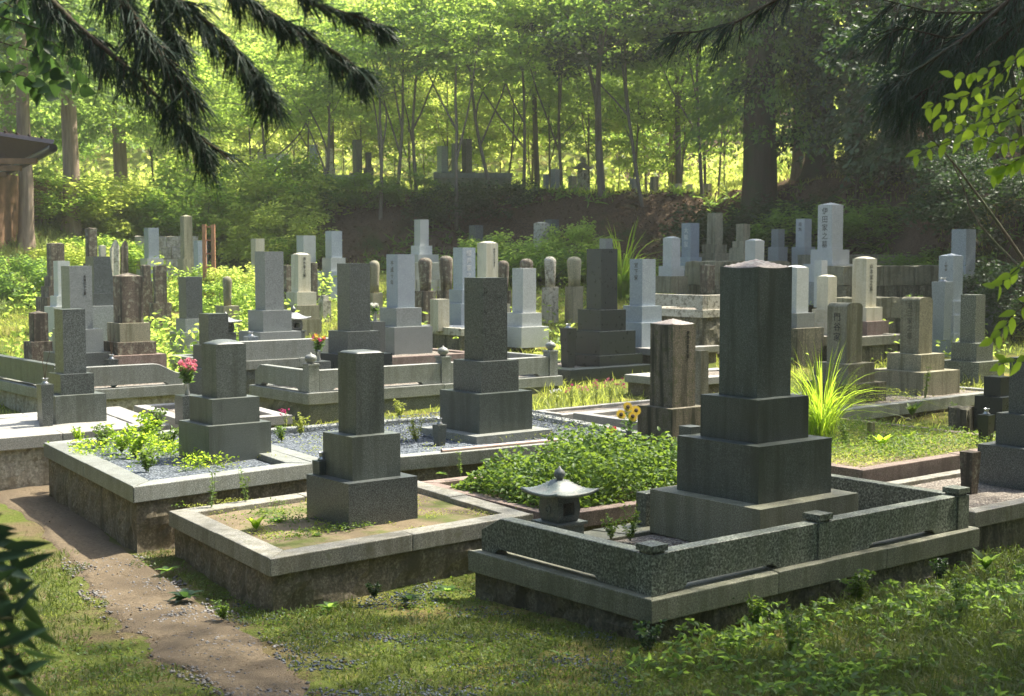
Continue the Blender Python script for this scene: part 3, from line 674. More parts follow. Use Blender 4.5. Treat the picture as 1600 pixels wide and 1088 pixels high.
gstone(762, 23.6, None, [(70, 476), (52, 452), (32.5, 380)], 'cream', 'dome', 'tall cream gravestone rising behind the blackish central one', text=('昭和五十年建之', 'R', 'shade', .16, .9, .05))
gstone(819, 22.0, .74, [(77, 512), (55, 490), (37, 419.5)], 'light', 'flat', 'plain light grey gravestone right of the tall central one', mats=['light', 'light', 'light'])
gstone(687, 21.9, 1.0, [(30, 468)], 'cream', 'flat', 'plain cream stone block left of the lettered gravestone', cat='stone block', name='stone_block')
gstone(846, 31, None, [(25.5, 349)], 'pale', 'dome', 'lichened pale gravestone rising from the bush at the foot of the bank', taper=.03)
gstone(862, 32.2, None, [(22, 343)], 'dark', 'flat', 'dark shaded gravestone behind the lichened pale one in the bush')
gstone(744, 32.6, None, [(22, 352)], 'dark', 'flat', 'dark gravestone almost hidden in the shaded bank foliage')
gstone(940.5, 19.9, .62, [(127, 557), (105, 519), (75, 485), (48, 389)], 'black', 'flat', 'tall polished black gravestone on three moulded steps', bevs=[.02, .015, .02, .006])
gstone(946.5, 27, None, [(34, 420), (20.5, 373)], 'grey', 'flat', 'grey gravestone whose top shows above the black one')
gstone(1004, 20.6, .84, [(78, 505), (60, 479), (40, 405)], 'bluegrey', 'flat', 'blue grey gravestone right of the tall black one', text=('宮下家', 'L', 'shade', .3, .94))
gstone(1049, 26, 1.5, [(51, 432), (40, 416), (27, 372)], 'light', 'dome', 'whitish gravestone with a domed top on a brown block', mats=['aged', 'light', 'light'])
gstone(1078, 28, None, [(42, 423), (36, 402), (27.5, 348.5)], 'bluegrey', 'flat', 'pale blue grey gravestone with white characters near the bank', mats=['dark', 'bluegrey', 'bluegrey'], text=('大熊家', 'L', 'white', .5, .90))
gstone(1116, 28.3, None, [(56, 396), (38, 382), (24.5, 333)], 'aged', 'flat', 'mossy old gravestone on broken steps right of the white-lettered one', rough=.01)
gstone(1160, 27.3, None, [(42, 388), (32, 377), (21, 350)], 'aged', 'flat', 'short mossy old gravestone on two steps above the largest one', rough=.01)
gstone(1105, 24.1, 1.55, [(23, 415)], 'brown', 'worn', 'short lichened stone post behind the pale enclosure', cat='old stone')
gstone(1178.5, 24.2, None, [(54, 440), (42, 420), (29.5, 376)], 'light', 'dome', 'white domed gravestone whose top shows above the largest one')
gstone(1214.5, 28, 2.0, [(30, 386), (20.5, 358)], 'grey', 'flat', 'short grey gravestone standing on the grassy terrace')
gstone(1254.5, 28.3, 2.0, [(36, 386), (24, 342)], 'light', 'flat', 'narrow grey gravestone with engraved characters among tall daisies', text=('南無', 'L', 'shade', .4, .9))
gstone(1296, 25.2, 1.3, [(104, 441), (82, 413), (59, 390), (38.5, 320)], 'light', 'pyr', 'tall pale gravestone with dark engraved characters on massive steps', text=('伊田家之墓', 'L', 'ink', .42, .97), mats=['grey', 'light', 'light', 'light'])
gstone(1243, 20.6, None, [(88, 514), (60, 490), (40, 418.5)], 'light', 'dome', 'light grey gravestone just right of the largest one', mats=['rock', 'grey', 'light'])
gstone(1292, 21.6, None, [(58, 505), (44, 484), (30.5, 432.5)], 'cream', 'dome', 'small yellowish cream gravestone with a rounded top on the right')
gstone(1350.5, 21.6, .95, [(76, 503), (56, 481), (37, 404.5)], 'cream', 'dome', 'tall cream gravestone with engraved characters on a brown step', mats=['red', 'cream', 'cream'], text=('山本家之墓', 'R', 'shade', .3, .92))
gstone(1321, 16.7, .42, [(128, 602), (92, 570), (53.5, 474)], 'aged', 'arch', 'round-shouldered brown gravestone behind the tall grass clump', mats=['rock', 'aged', 'aged'], text=('門谷家', 'L', 'ink', .36, .86))
gstone(1433, 17.7, .42, [(133, 583), (86, 555), (48, 465)], 'aged', 'arch', 'round-shouldered tan gravestone with engraved characters beside the kerb on the right', text=('五三家之墓', 'L', 'shade', .3, .92))
gstone(1485, 21.7, None, [(64, 521), (56, 493), (47, 471), (36, 400)], 'bluegrey', 'pyr', 'pale blue gravestone with a pinkish pyramid top on three steps', text=('上野家', 'L', 'shade', .2, .9))
gstone(1504, 24, None, [(90, 457), (54, 431), (36, 358)], 'bluegrey', 'flat', 'tall two-tone gravestone at the back right in front of the dark slope', mats=['dark', 'grey', 'bluegrey'])
gstone(1521, 19.1, .38, [(96, 567), (62, 537), (36.5, 461)], 'spk', 'flat', 'speckled grey gravestone at the far right of the middle row')
gstone(1052, 12.75, .2, [(152, 690), (108, 640), (70, 508)], 'mossy', 'cap', 'streaked brown gravestone with a peaked top and engraved characters, left of the largest one', capmat='cap', text=('釈浄光信士霊', 'R', 'ink', .13, .93, .05))
gstone(1096, 15.2, None, [(24, 549)], 'aged', 'worn', 'low plain brown stone behind the streaked brown gravestone', cat='old stone')
gstone(1602, 11.35, .29, [(128, 704), (76, 650), (40, 560)], 'dark', 'flat', 'dark grey gravestone base cut off by the right edge')
gstone(1562, 14.3, .36, [(66, 622), (40, 590)], 'black', 'flat', 'polished dark base stone at the right edge under the overhanging leaves')
gstone(1555, 23.5, None, [(52, 480), (24, 452)], 'dark', 'worn', 'dim dark gravestone at the far right edge behind the leaves')
gstone(1081, 9.62, .55, [(36, 668)], 'olive', 'flat', 'slim square stone post beside the steps of the largest gravestone', cat='incense stand', name='incense_stand')
gstone(1282, 23.9, 1.3, [(20, 407)], 'light', 'flat', 'pale side stone leaning against the massive steps of the tall pale gravestone', cat='side stone', name='side_stone')
gstone(1365, 13.4, .37, [(12, 661)], 'aged', 'worn', 'short mossy stub post among the weeds of the brown-kerbed bed', cat='stone post', name='stone_post')
gstone(1508, 14.4, None, [(42, 640)], 'rock', 'worn', 'mossy lump of old stone at the right behind the weedy bed', cat='old stone', rough=.03)
# upper terrace
TG = 'distant gravestones on the upper terrace'
TER = [(411, 238, 284, 12, 'cream', 'narrow cream stone at the left end of the upper terrace'), (436, 240, 288, 34, 'light', 'broad light stone half veiled by leaves on the upper terrace'),
 (492, 226, 274, 13, 'bluegrey', 'blue grey stone among sapling leaves on the upper terrace'), (516, 232, 262, 12, 'pale', 'pinkish pale stone behind the saplings on the upper terrace'),
 (560, 218, 270, 15, 'dark', 'tall dark shaded stone on the upper terrace left of centre'), (577, 238, 262, 10, 'dark', 'short dark stone right beside the tall shaded one, upper terrace'),
 (692, 228, 268, 17, 'bluegrey', 'pale blue stone on the upper terrace at centre'), (711, 224, 266, 10, 'grey', 'thin grey stone between the pale blue and the tallest dark one'),
 (730, 217, 268, 16, 'dk2', 'tallest dark stone of the upper terrace with stepped base'), (853, 272, 304, 9, 'grey', 'small grey stone left of the twin on the terrace edge'),
 (867, 264, 302, 14, 'grey', 'grey stone on the terrace edge above the bush'), (894, 275, 306, 13.5, 'aged', 'dark arched stone on the terrace edge right of the grey one'),
 (989, 279, 316, 13, 'grey', 'grey stone behind the forked thin trunk on the terrace'), (1021, 276, 316, 13.5, 'aged', 'dark slim stone on the terrace right of the thin trunk'),
 (1058, 287, 314, 13.5, 'cream', 'cream stone in front of the reddish tree trunk'), (1076, 288, 300, 10, 'pale', 'pale slab right of the reddish tree trunk'),
 (1104, 287, 320, 13, 'aged', 'mossy stone at the right end of the upper terrace')]
for px, t_, b_, W_, m_, lab in TER:
    d_ = 40.4 if px < 800 else 37.6
    x_ = atd(px, 450, d_).x; zg = hz(x_, d_)-.06; zbp = max(zg+.1, atd(px, b_, d_).z)
    gstone(px, d_, zg, [(W_*1.6, b_), (W_, t_)], m_, 'flat', lab, TG)
# ------------------------------------------------------------------ small things
def lantern(cx, d, zb, zs, roofW, label, mats=('bronze',), post_h=.1):
    x0 = atd(cx, 450, d).x; root = thing('stone_lantern', label, 'stone lantern', (x0, d, zb), YAW, 'stone lanterns')
    a = roofW*d/F/1.38; m = S[mats[0]]
    z = 0; h0 = zs[0]-zb
    bm_obj('pedestal', box_bm(a*.62, a*.62, h0-.02, .01), m, root); bm_obj('platform', box_bm(a*.72, a*.72, .018, .004), m, root, (0, 0, h0-.0195))
    # fire box with window openings
    bh = zs[1]-zs[0]-.003; bw = a*.46; n = 8; bm = bmesh.new()
    def rad(t): return 1 + .14*math.sin(math.pi*t)
    for sgn in range(4):
        g = {}
        for i in range(n+1):
            for j in range(n+1):
                u, t = i/n*2-1, j/n; rr = rad(t)*bw/2
                p = Vector((u*rr, -rr, t*bh)); p.rotate(Matrix.Rotation(sgn*math.pi/2, 3, 'Z')); g[i, j] = bm.verts.new(p)
        for i in range(n):
            for j in range(n):
                if sgn in (0, 2) and 2 <= i < 6 and 2 <= j < 6: continue
                bm.faces.new((g[i, j], g[i+1, j], g[i+1, j+1], g[i, j+1]))
    bmesh.ops.remove_doubles(bm, verts=bm.verts, dist=.0005)
    o = bm_obj('fire_box', bm, m, root, (0, 0, h0)); sm = o.modifiers.new('s', 'SOLIDIFY'); sm.thickness = .018; sm.offset = -1
    bm = lathe_bm([(bw*.17, 0), (bw*.17, .012), (bw*.10, .012), (bw*.08, .002)], 20); bm.transform(Matrix.Translation((-rad(.5)*bw/2+.002, 0, bh*.5)) @ Matrix.Rotation(-math.pi/2, 4, 'Y')); bm_obj('round_boss', bm, m, o)
    # roof: four curved hips with lifted corners
    rh = zs[2]-zs[1]; n = 20; bm = bmesh.new(); g = {}
    def topz(u, v):
        mm = max(abs(u), abs(v)); c = min(abs(u), abs(v))/max(mm, .001)
        return rh*((1-mm)**1.7*.92 if mm > .22 else ((1-.22)**1.7*.92)) + rh*.05 + rh*.20*(mm**3)*(c**3)
    for i in range(n+1):
        for j in range(n+1):
            u, v = i/n*2-1, j/n*2-1; g[i, j] = bm.verts.new((u*a/2, v*a/2, topz(u, v)))
    for i in range(n):
        for j in range(n): bm.faces.new((g[i, j], g[i+1, j], g[i+1, j+1], g[i, j+1]))
    o = bm_obj('roof', bm, S['bronze'] if len(mats) < 2 else S[mats[1]], root, (0, 0, h0+bh+.003), smooth=True); sm = o.modifiers.new('s', 'SOLIDIFY'); sm.thickness = .02; sm.offset = -1
    zr = topz(0, 0); fh_ = zs[3]-zs[2]; q = fh_*.5
    bm_obj('finial', lathe_bm([(q*1.1, zr-.004), (q*1.1, zr+.012), (q*.55, zr+.016), (q*.55, zr+.03), (q*.95, zr+.045), (q*1.02, zr+.045+q*.5), (q*.8, zr+.04+q*1.1), (q*.3, zr+.04+q*1.5), (.003, zr+.04+q*1.9)], 20), m, root, (0, 0, h0+bh+.003), smooth=True)
lantern(875, 9.35, .25, (.375, .555, .68, .76), 122, 'low stone lantern with a flared roof and round finial inside the speckled fence')
lantern(458, 19.5, .98, (1.14, 1.29, 1.42, 1.50), 56, 'small stone lantern with a flared roof right of the smooth grey gravestone', ('dark', 'grey'))
lantern(352, 19.0, .60, (1.14, 1.27, 1.36, 1.42), 52, 'small stone lantern with an upturned roof peeping out behind the dark gravestones on the left', ('dark', 'grey'))
lantern(910, 40, 3.9, (4.3, 4.7, 5.0, 5.2), 34, 'pinkish stone lantern standing on the upper terrace', ('pale', 'cap'))
PET = {k: leafmat(k+' petals', c, tuple(x*.8 for x in c), trans=c, tf=.35, scale=9) for k, c in {'pink': (.75, .25, .32), 'white': (.8, .8, .72), 'yellow': (.85, .60, .05), 'red': (.6, .05, .04), 'magenta': (.6, .06, .22)}.items()}
GL = leafmat('flower leaves', (.07, .16, .03), (.12, .24, .05), (.22, .38, .06))
STEM = plain('stems', (.12, .19, .05), .7); BROWN = plain('dark seeds', (.06, .035, .015), .9); METAL = plain('brushed steel', (.45, .46, .45), .3, .8); TEAL = plain('teal glaze', (.03, .20, .19), .25); POLEM = plain('pinkish plastic pipe', (.50, .36, .30), .55)
def tube_arrays(P, r0, r1, k=5):
    P = np.asarray(P, float); n = len(P); T = np.gradient(P, axis=0); T /= np.linalg.norm(T, axis=1)[:, None]+1e-9
    up = np.array([0, 0, 1.0]) if abs(T[0, 2]) < .9 else np.array([1.0, 0, 0])
    A = np.cross(T, up); A /= np.linalg.norm(A, axis=1)[:, None]+1e-9; B = np.cross(T, A)
    rr = np.linspace(r0, r1, n) if np.isscalar(r0) else np.asarray(r0)
    an = np.arange(k)*2*np.pi/k
    V = P[:, None, :] + rr[:, None, None]*(np.cos(an)[None, :, None]*A[:, None, :] + np.sin(an)[None, :, None]*B[:, None, :])
    i = np.arange(n-1)[:, None]*k; j = np.arange(k)[None, :]; j2 = (j+1) % k
    Q = np.stack([i+j, i+j2, i+k+j2, i+k+j], -1).reshape(-1, 4)
    return V.reshape(-1, 3), Q
def join_arrays(lst):
    V, Q, n = [], [], 0
    for v, q in lst: V.append(v); Q.append(q+n); n += len(v)
    return np.concatenate(V), np.concatenate(Q)
def leaf_quads(P, D, Nn, L_, W_, bend=0.0):
    """diamond leaves: base P, direction D, normal Nn"""
    P, D, Nn = map(np.asarray, (P, D, Nn)); D = D/(np.linalg.norm(D, axis=1)[:, None]+1e-9)
    S_ = np.cross(D, Nn); S_ /= np.linalg.norm(S_, axis=1)[:, None]+1e-9
    L_ = np.broadcast_to(L_, (len(P),))[:, None]; W_ = np.broadcast_to(W_, (len(P),))[:, None]
    U = np.cross(S_, D)
    return np.stack([P, P+D*L_*.45+S_*W_*.5+U*L_*bend, P+D*L_, P+D*L_*.45-S_*W_*.5+U*L_*bend], 1).reshape(-1, 3)
def rdir(n, zb=0.0, zs=1.0, rng=None):
    rng = rng or RNG; v = rng.normal(size=(n, 3)); v[:, 2] = v[:, 2]*zs + zb; return v/np.linalg.norm(v, axis=1)[:, None]
def bouquet(px, py, d, zb, h, col, nfl, spread, label, holder='box', cols=None, disc=False, hs=(.12, .10)):
    x0 = atd(px, 450, d).x; root = thing('flower_vase', label, 'flowers', (x0, d, zb), YAW, 'flower offerings at the graves')
    if holder == 'box': bm_obj('vase_stand', box_bm(hs[0], hs[0], hs[1], .008), S['dark'], root)
    zt = hs[1]
    bm_obj('vase', lathe_bm([(.026, zt-.005), (.028, zt+.02), (.018, zt+.05), (.022, zt+.11), (.032, zt+.14), (.026, zt+.139), (.02, zt+.10)], 14), METAL if holder == 'box' else S['dark'], root, smooth=True)
    arr = []; tips = []; rng = np.random.default_rng(nfl*7+int(px))
    for k in range(nfl):
        a = rng.uniform(0, 6.28); r_ = spread*math.sqrt(rng.uniform(0, 1)); tip = np.array([r_*math.cos(a), r_*math.sin(a), zt+h*rng.uniform(.72, 1.0)])
        b = np.array([0, 0, zt+.1]); m_ = (b+tip)/2 + np.array([r_*.1, 0, .02]); arr.append(tube_arrays([b, m_, tip], .0025, .002, 3)); tips.append(tip)
    v, q = join_arrays(arr); mobj('stems', quads_mesh('stems', v, quads=q), STEM, root)
    tips = np.array(tips); n = nfl*14; i = rng.integers(0, nfl, n); t = rng.uniform(.1, .85, n)[:, None]
    P = np.array([[0, 0, zt+.1]])*(1-t) + tips[i]*t; D = rdir(n, .5, .6, rng)
    mobj('leaves', quads_mesh('leaves', leaf_quads(P, D, rdir(n, 1, .5, rng), rng.uniform(.04, .08, n), .02)), GL, root)
    groups = cols or [col]
    for gi, c in enumerate(groups):
        tt = tips[gi::len(groups)]; per = 26
        if disc:
            for tip in tt:
                nr = Vector((-.3, -.8, .35)).normalized(); an = np.arange(22)*2*np.pi/22; a1 = np.array(nr.orthogonal().normalized()); b1 = np.cross(np.array(nr), a1)
                D = np.cos(an)[:, None]*a1+np.sin(an)[:, None]*b1; P = np.repeat(tip[None], 22, 0)+D*.014
                fl = mobj('blossom', quads_mesh('blossom', leaf_quads(P, D, np.repeat(np.array(nr)[None], 22, 0), .038, .017, .05)), PET[c], root)
                bm = lathe_bm([(.017, 0), (.018, .006), (.012, .011), (.002, .012)], 14); bm.transform(Matrix.Translation(Vector(tip)) @ nr.to_track_quat('Z', 'Y').to_matrix().to_4x4()); bm_obj('seed_head', bm, BROWN, fl)
        else:
            n = len(tt)*per; P = np.repeat(tt, per, 0) + rng.normal(size=(n, 3))*.007; D = rdir(n, .3, 1, rng)
            mobj('blossoms', quads_mesh('blossoms', leaf_quads(P, D, rdir(n, 0, 1, rng), rng.uniform(.018, .03, n), .016)), PET[c], root)
bouquet(290, 600, 13.9, .48, .36, 'pink', 26, .10, 'bunch of pink flowers in front of the domed olive gravestone', hs=(.19, .30))
bouquet(497, 540, 17.0, .56, .32, 'yellow', 14, .07, 'bunch of yellow and red flowers left of the tall dark gravestone', cols=['yellow', 'magenta'], hs=(.22, .33))
bouquet(586, 490, 19.0, .79, .25, 'white', 14, .06, 'bunch of white flowers left of the tall mid grey gravestone', hs=(.2, .50))
bouquet(984, 672, 12.2, .25, .36, 'yellow', 4, .09, 'yellow sunflowers beside the streaked brown gravestone', holder='none', disc=True, hs=(.1, .24))
bouquet(960, 680, 12.0, .25, .22, 'red', 4, .07, 'red flowers just left of the sunflowers', holder='none', hs=(.1, .20))
def vase_stand(px, d, zb, w_, h, label, mat='dark', cup=True, sticks=0):
    x0 = atd(px, 450, d).x; root = thing('vase_stand', label, 'vase stand', (x0, d, zb), YAW)
    bm = bmesh.new(); vs = add_box(bm, -w_/2, w_/2, -w_/2, w_/2, 0, h)
    for v in vs[:4]: v.co.x *= .75; v.co.y *= .75
    bev(bm, .006); bm_obj('stand', bm, S[mat], root)
    if cup: bm_obj('cup', lathe_bm([(w_*.28, h), (w_*.30, h+.012), (w_*.18, h+.02), (w_*.18, h+.045), (w_*.26, h+.06), (w_*.2, h+.06), (w_*.15, h+.03)], 16), METAL, root, smooth=True)
    if sticks:
        arr = []
        for k in range(sticks):
            a = k*2.1; arr.append(tube_arrays([(0, 0, h+.03), (.02*math.cos(a), .02*math.sin(a), h+.2), (.07*math.cos(a), .05*math.sin(a), h+.38)], .004, .002, 4))
        v, q = join_arrays(arr); mobj('dry_stems', quads_mesh('dry_stems', v, quads=q), BROWN, root)
vase_stand(888, 19.3, .62, .17, .56, 'polished black vase stand left of the tall black gravestone', 'black')
vase_stand(67, 13.6, .50, .13, .42, 'dark vase stand with two dry stems left of the dark gravestone at the left edge', 'dark', True, 2)
vase_stand(172, 16.9, .62, .13, .30, 'low dark vase stand with withered stems before the lichened brown gravestone', 'dark', True, 3)
vase_stand(500, 9.9, .29, .10, .42, 'slim dark vase stand left of the rounded olive gravestone', 'green', True, 0)
vase_stand(686, 12.75, .42, .10, .20, 'small vase stand left of the tall central gravestone', 'olive', True, 0)
vase_stand(1546, 13.2, .38, .12, .28, 'dark vase stand with a steel cup near the right edge', 'black')
vase_stand(1522, 10.9, .29, .12, .34, 'brown tapered vase stand beside the cut-off base at the right edge', 'brown', False)
vase_stand(391, 18.0, .98, .15, .16, 'blue grey vase stand left of the smooth grey gravestone', 'bluegrey')
vase_stand(1473, 21.2, .9, .24, .9, 'rounded pale blue urn stand left of the pale blue gravestone', 'bluegrey', True)
x0 = at(195, 565, .9); o = bm_obj('teapot', lathe_bm([(.02, 0), (.045, .02), (.05, .05), (.03, .075), (.012, .085), (.012, .1), (.002, .105)], 18), TEAL, None, atd(177, 571, 16.4), smooth=True)
o.location.z = .62; tag(o, 'small teal glazed pot on the kerb of the left fenced plot', 'pot')
# orange frame
A = atd(320, 430, 26.5); B = atd(334, 430, 26.5); z0 = hz(A.x, 26.5)
fr = thing('ladder_frame', 'orange painted ladder-like frame standing among the weeds at the back left', 'frame', (A.x, 26.5, z0)); OR = plain('orange paint', (.42, .20, .10), .7)
zt_ = atd(320, 351, 26.5).z - z0
for xx in (0, B.x-A.x):
    bm = bmesh.new(); add_box(bm, xx-.035, xx+.035, -.03, .03, 0, zt_); bev(bm, .005); bm_obj('upright', bm, OR, fr)
for k in range(5):
    bm = bmesh.new(); add_box(bm, .0355, B.x-A.x-.0355, -.012, .012, zt_-.06-k*.26, zt_-.03-k*.26); bm_obj('rung', bm, OR, fr)
# long pipe
a_, b_ = at(690, 705, .475), at(880, 687, .475); v, q = tube_arrays([a_, (a_+b_)/2+Vector((0, .01, 0)), b_], .018, .018, 10)
o = mobj('pipe', quads_mesh('pipe', v, quads=q, smooth=True), POLEM); tag(o, 'long pinkish pipe lying along the kerb by the tall central gravestone', 'pipe')
# hall at the left edge
def hall():
    A, B, Cc = atd(84, 222, 26.5), atd(-60, 290, 34), atd(-60, 200, 29); Mid = atd(30, 250, 29.6); D_ = B + (Cc-B)*1.25 + Vector((-1, 1.5, .6))
    root = thing('wooden_hall', 'wooden hall with a dark brown metal roof corner at the left edge', 'building', (A.x, A.y, float(hz(A.x, A.y))-.1)); L0 = root.location
    RF = plain('brown roof sheet', (.075, .042, .038), .55, .1); WD = plain('weathered boards', (.22, .12, .06), .8, vary=.5, scale=4); DK = plain('dark gutter', (.015, .017, .02), .4); PK = plain('pale red roof sheet', (.34, .15, .13), .6)
    bm = bmesh.new(); vs = [bm.verts.new(p-L0) for p in (A, Mid, B, D_, Cc)]; bm.faces.new((vs[0], vs[1], vs[4])); bm.faces.new((vs[1], vs[2], vs[3], vs[4]))
    o = bm_obj('roof', bm, RF, root); sm = o.modifiers.new('s', 'SOLIDIFY'); sm.thickness = .09; sm.offset = 0
    arr = []
    for k in range(1, 9):
        t = k/9; p = A.lerp(Mid, t*1.6) if t*1.6 < 1 else Mid.lerp(B, (t*1.6-1)/.6); q = A.lerp(Cc, min(1, t*1.15)); arr.append(tube_arrays([p-L0+Vector((0, 0, .06)), q-L0+Vector((0, 0, .06))], .03, .03, 4))
    mobj('roof_ribs', mesh_of_('roof_ribs', join_arrays(arr)), RF, root)
    mobj('gutter', mesh_of_('gutter', tube_arrays([A-L0+Vector((0, -.03, -.12)), Mid-L0+Vector((0, -.03, -.14)), B-L0+Vector((0, 0, -.14))], .085, .085, 8)), DK, root)
    zc = A.z - L0.z
    bm = bmesh.new(); add_box(bm, -7.5, -2.5, 3.6, 8, 0, zc-.35); bm_obj('wall', bm, WD, root)
    for k in range(6):
        t = .12+k*.15; p = A.lerp(B, t)-L0; bm = bmesh.new(); add_box(bm, -1.4, .0, -.05, .05, -.30, -.19); bm.transform(Matrix.Translation(p+Vector((-.1, .1, 0)))); bm_obj('rafter', bm, WD, root)
    bm = bmesh.new(); add_box(bm, -7.4, -2.45, 3.5, 3.598, 1.0, 1.15); bm_obj('beam', bm, DK, root)
    r2 = thing('garden_shed', 'low shed with a faded red roof beyond the cedar trunk at the left', 'building', (atd(78, 300, 38).x, 38, 3.0))
    bm = bmesh.new(); add_box(bm, -.6, .3, 0, 1, 0, .7); bm_obj('wall', bm, WD, r2)
    bm = bmesh.new(); vs = [bm.verts.new(p) for p in ((-.8, -.3, .68), (.45, -.3, .66), (.3, 1.0, 1.15), (-.8, 1.0, 1.15))]; bm.faces.new(vs); o = bm_obj('roof', bm, PK, r2); sm = o.modifiers.new('s', 'SOLIDIFY'); sm.thickness = .06
def mesh_of_(n, va): return quads_mesh(n, va[0], quads=va[1])
hall()
# ------------------------------------------------------------------ vegetation tools
def gz(x, y):
    x, y = np.asarray(x, float), np.asarray(y, float)
    i = np.clip(np.searchsorted(GX, x)-1, 0, len(GX)-2); j = np.clip(np.searchsorted(GY, y)-1, 0, len(GY)-2)
    u = (x-GX[i])/(GX[i+1]-GX[i]); v = (y-GY[j])/(GY[j+1]-GY[j])
    return (GZ[j, i]*(1-u)+GZ[j, i+1]*u)*(1-v) + (GZ[j+1, i]*(1-u)+GZ[j+1, i+1]*u)*v
def inpoly(x, y, P):
    r = np.zeros(len(x), bool); n = len(P)
    for i in range(n):
        x1, y1 = P[i]; x2, y2 = P[i-1]
        c = ((y1 > y) != (y2 > y)) & (x < (x2-x1)*(y-y1)/((y2-y1) if abs(y2-y1) > 1e-9 else 1e-9)+x1); r ^= c
    return r
def free(x, y, path=True):
    ok = np.ones(len(x), bool)
    for q in QUADS: ok &= ~inpoly(x, y, q)
    if path: ok &= ~inpoly(x + (vnoise(x, y, .22, 77)-.5)*.5, y + (vnoise(x, y, .3, 78)-.5)*.5, PATHPOLY)
    return ok
def vnoise(x, y, s, seed=0):
    """cheap smooth value noise"""
    rg = np.random.default_rng(seed); T = rg.random((64, 64)); X, Y = np.asarray(x)/s, np.asarray(y)/s
    i, j = np.floor(X).astype(int), np.floor(Y).astype(int); u, v = X-i, Y-j; u = u*u*(3-2*u); v = v*v*(3-2*v)
    g = lambda a, b: T[a % 64, b % 64]
    return (g(i, j)*(1-u)+g(i+1, j)*u)*(1-v) + (g(i, j+1)*(1-u)+g(i+1, j+1)*u)*v
def blades(P, H, Wd, lean=.5, rng=RNG):
    """bent grass blades, 3 quads each"""
    n = len(P); H = np.broadcast_to(H, (n,)); a = rng.uniform(0, 2*np.pi, n); D = np.stack([np.cos(a), np.sin(a), np.zeros(n)], 1)
    S_ = np.stack([-np.sin(a), np.cos(a), np.zeros(n)], 1); a2 = rng.uniform(0, 2*np.pi, n); S_ = np.stack([np.cos(a2), np.sin(a2), np.zeros(n)], 1)
    le = rng.uniform(.1, lean*2, n); rows = []
    for t, wf in ((0, 1), (.4, .85), (.75, .55), (1.0, .08)):
        c = P + D*(le*H*t*t)[:, None] + np.array([0, 0, 1.0])*(H*(t-.35*le*t*t))[:, None]
        w_ = (Wd*wf/2); w_ = np.broadcast_to(w_, (n,))[:, None]; rows.append((c-S_*w_, c+S_*w_))
    V = np.stack([r for rw in rows for r in rw], 1).reshape(-1, 3)
    b = np.arange(n)[:, None, None]*8; q = np.array([[0, 1, 3, 2], [2, 3, 5, 4], [4, 5, 7, 6]])[None]
    return V, (b+q).reshape(-1, 4)
def big_leaves(P, D, Nn, L_, W_, droop=.25, fold=.18, prof=(0.0, .78, 1.0, .62, .03)):
    """pointed leaves with a folded midrib, 8 quads each"""
    n = len(P); D = D/(np.linalg.norm(D, axis=1)[:, None]+1e-9); S_ = np.cross(D, Nn); S_ /= np.linalg.norm(S_, axis=1)[:, None]+1e-9; U = np.cross(S_, D)
    L_ = np.broadcast_to(L_, (n,))[:, None]; W_ = np.broadcast_to(W_, (n,))[:, None]; rows = []
    for t, w_ in zip((0, .22, .48, .76, 1.0), prof):
        c = P + D*L_*t - U*L_*droop*t*t
        rows += [c - S_*W_*w_/2 + U*W_*fold*w_, c, c + S_*W_*w_/2 + U*W_*fold*w_]
    V = np.stack(rows, 1).reshape(-1, 3); q = []
    for k in range(4):
        for s in range(2): q.append([k*3+s, k*3+s+1, k*3+s+4, k*3+s+3])
    return V, (np.arange(n)[:, None, None]*15 + np.array(q)[None]).reshape(-1, 4)
def strands(S0, D0, L_, r0, grav=.6, k=7, rng=RNG, needles=0, nl=.02):
    """many thin hanging shoots as 3-sided tubes, plus short needles along them"""
    n = len(S0); t = np.linspace(0, 1, k); g = np.array([0, 0, -1.0]); L_ = np.broadcast_to(L_, (n,)); curl = rng.normal(size=(n, 3))*.12
    P = S0[:, None, :] + D0[:, None, :]*(L_[:, None]*t)[:, :, None] + g*((L_*grav)[:, None]*t**2)[:, :, None] + curl[:, None, :]*(L_[:, None]*t**3)[:, :, None]
    rr = r0*(1-t*.75); an = rng.uniform(0, 6.28, n); V = []
    T = D0/(np.linalg.norm(D0, axis=1)[:, None]+1e-9); A = np.cross(T, rng.normal(size=(n, 3))); A /= np.linalg.norm(A, axis=1)[:, None]; B = np.cross(T, A)
    for j in range(3):
        V.append(P + rr[None, :, None]*(math.cos(j*2.094)*A + math.sin(j*2.094)*B)[:, None, :])
    V = np.stack(V, 2).reshape(-1, 3)      # n,k,3
    i = np.arange(k-1)[:, None]*3; j = np.arange(3)[None, :]; j2 = (j+1) % 3
    q = np.stack([i+j, i+j2, i+3+j2, i+3+j], -1).reshape(-1, 4); Q = (np.arange(n)[:, None, None]*k*3 + q[None]).reshape(-1, 4)
    out = [(V, Q)]
    if needles:
        m = n*needles; idx = np.repeat(np.arange(n), needles); u = rng.uniform(.05, .98, m)*(k-1); a = np.clip(u.astype(int), 0, k-2); f = (u-a)[:, None]
        p0, p1 = P[idx, a], P[idx, a+1]; T2 = p1-p0; T2 /= np.linalg.norm(T2, axis=1)[:, None]+1e-9
        v = leaf_quads(p0*(1-f)+p1*f, T2*1.1+rdir(m, 0, 1, rng)*.62, rdir(m, 0, 1, rng), nl*rng.uniform(.7, 1.2, m), nl*.2); out.append((v, np.arange(len(v)).reshape(-1, 4)))
    return join_arrays(out)
def mesh_of(name, va): return quads_mesh(name, va[0], quads=va[1])

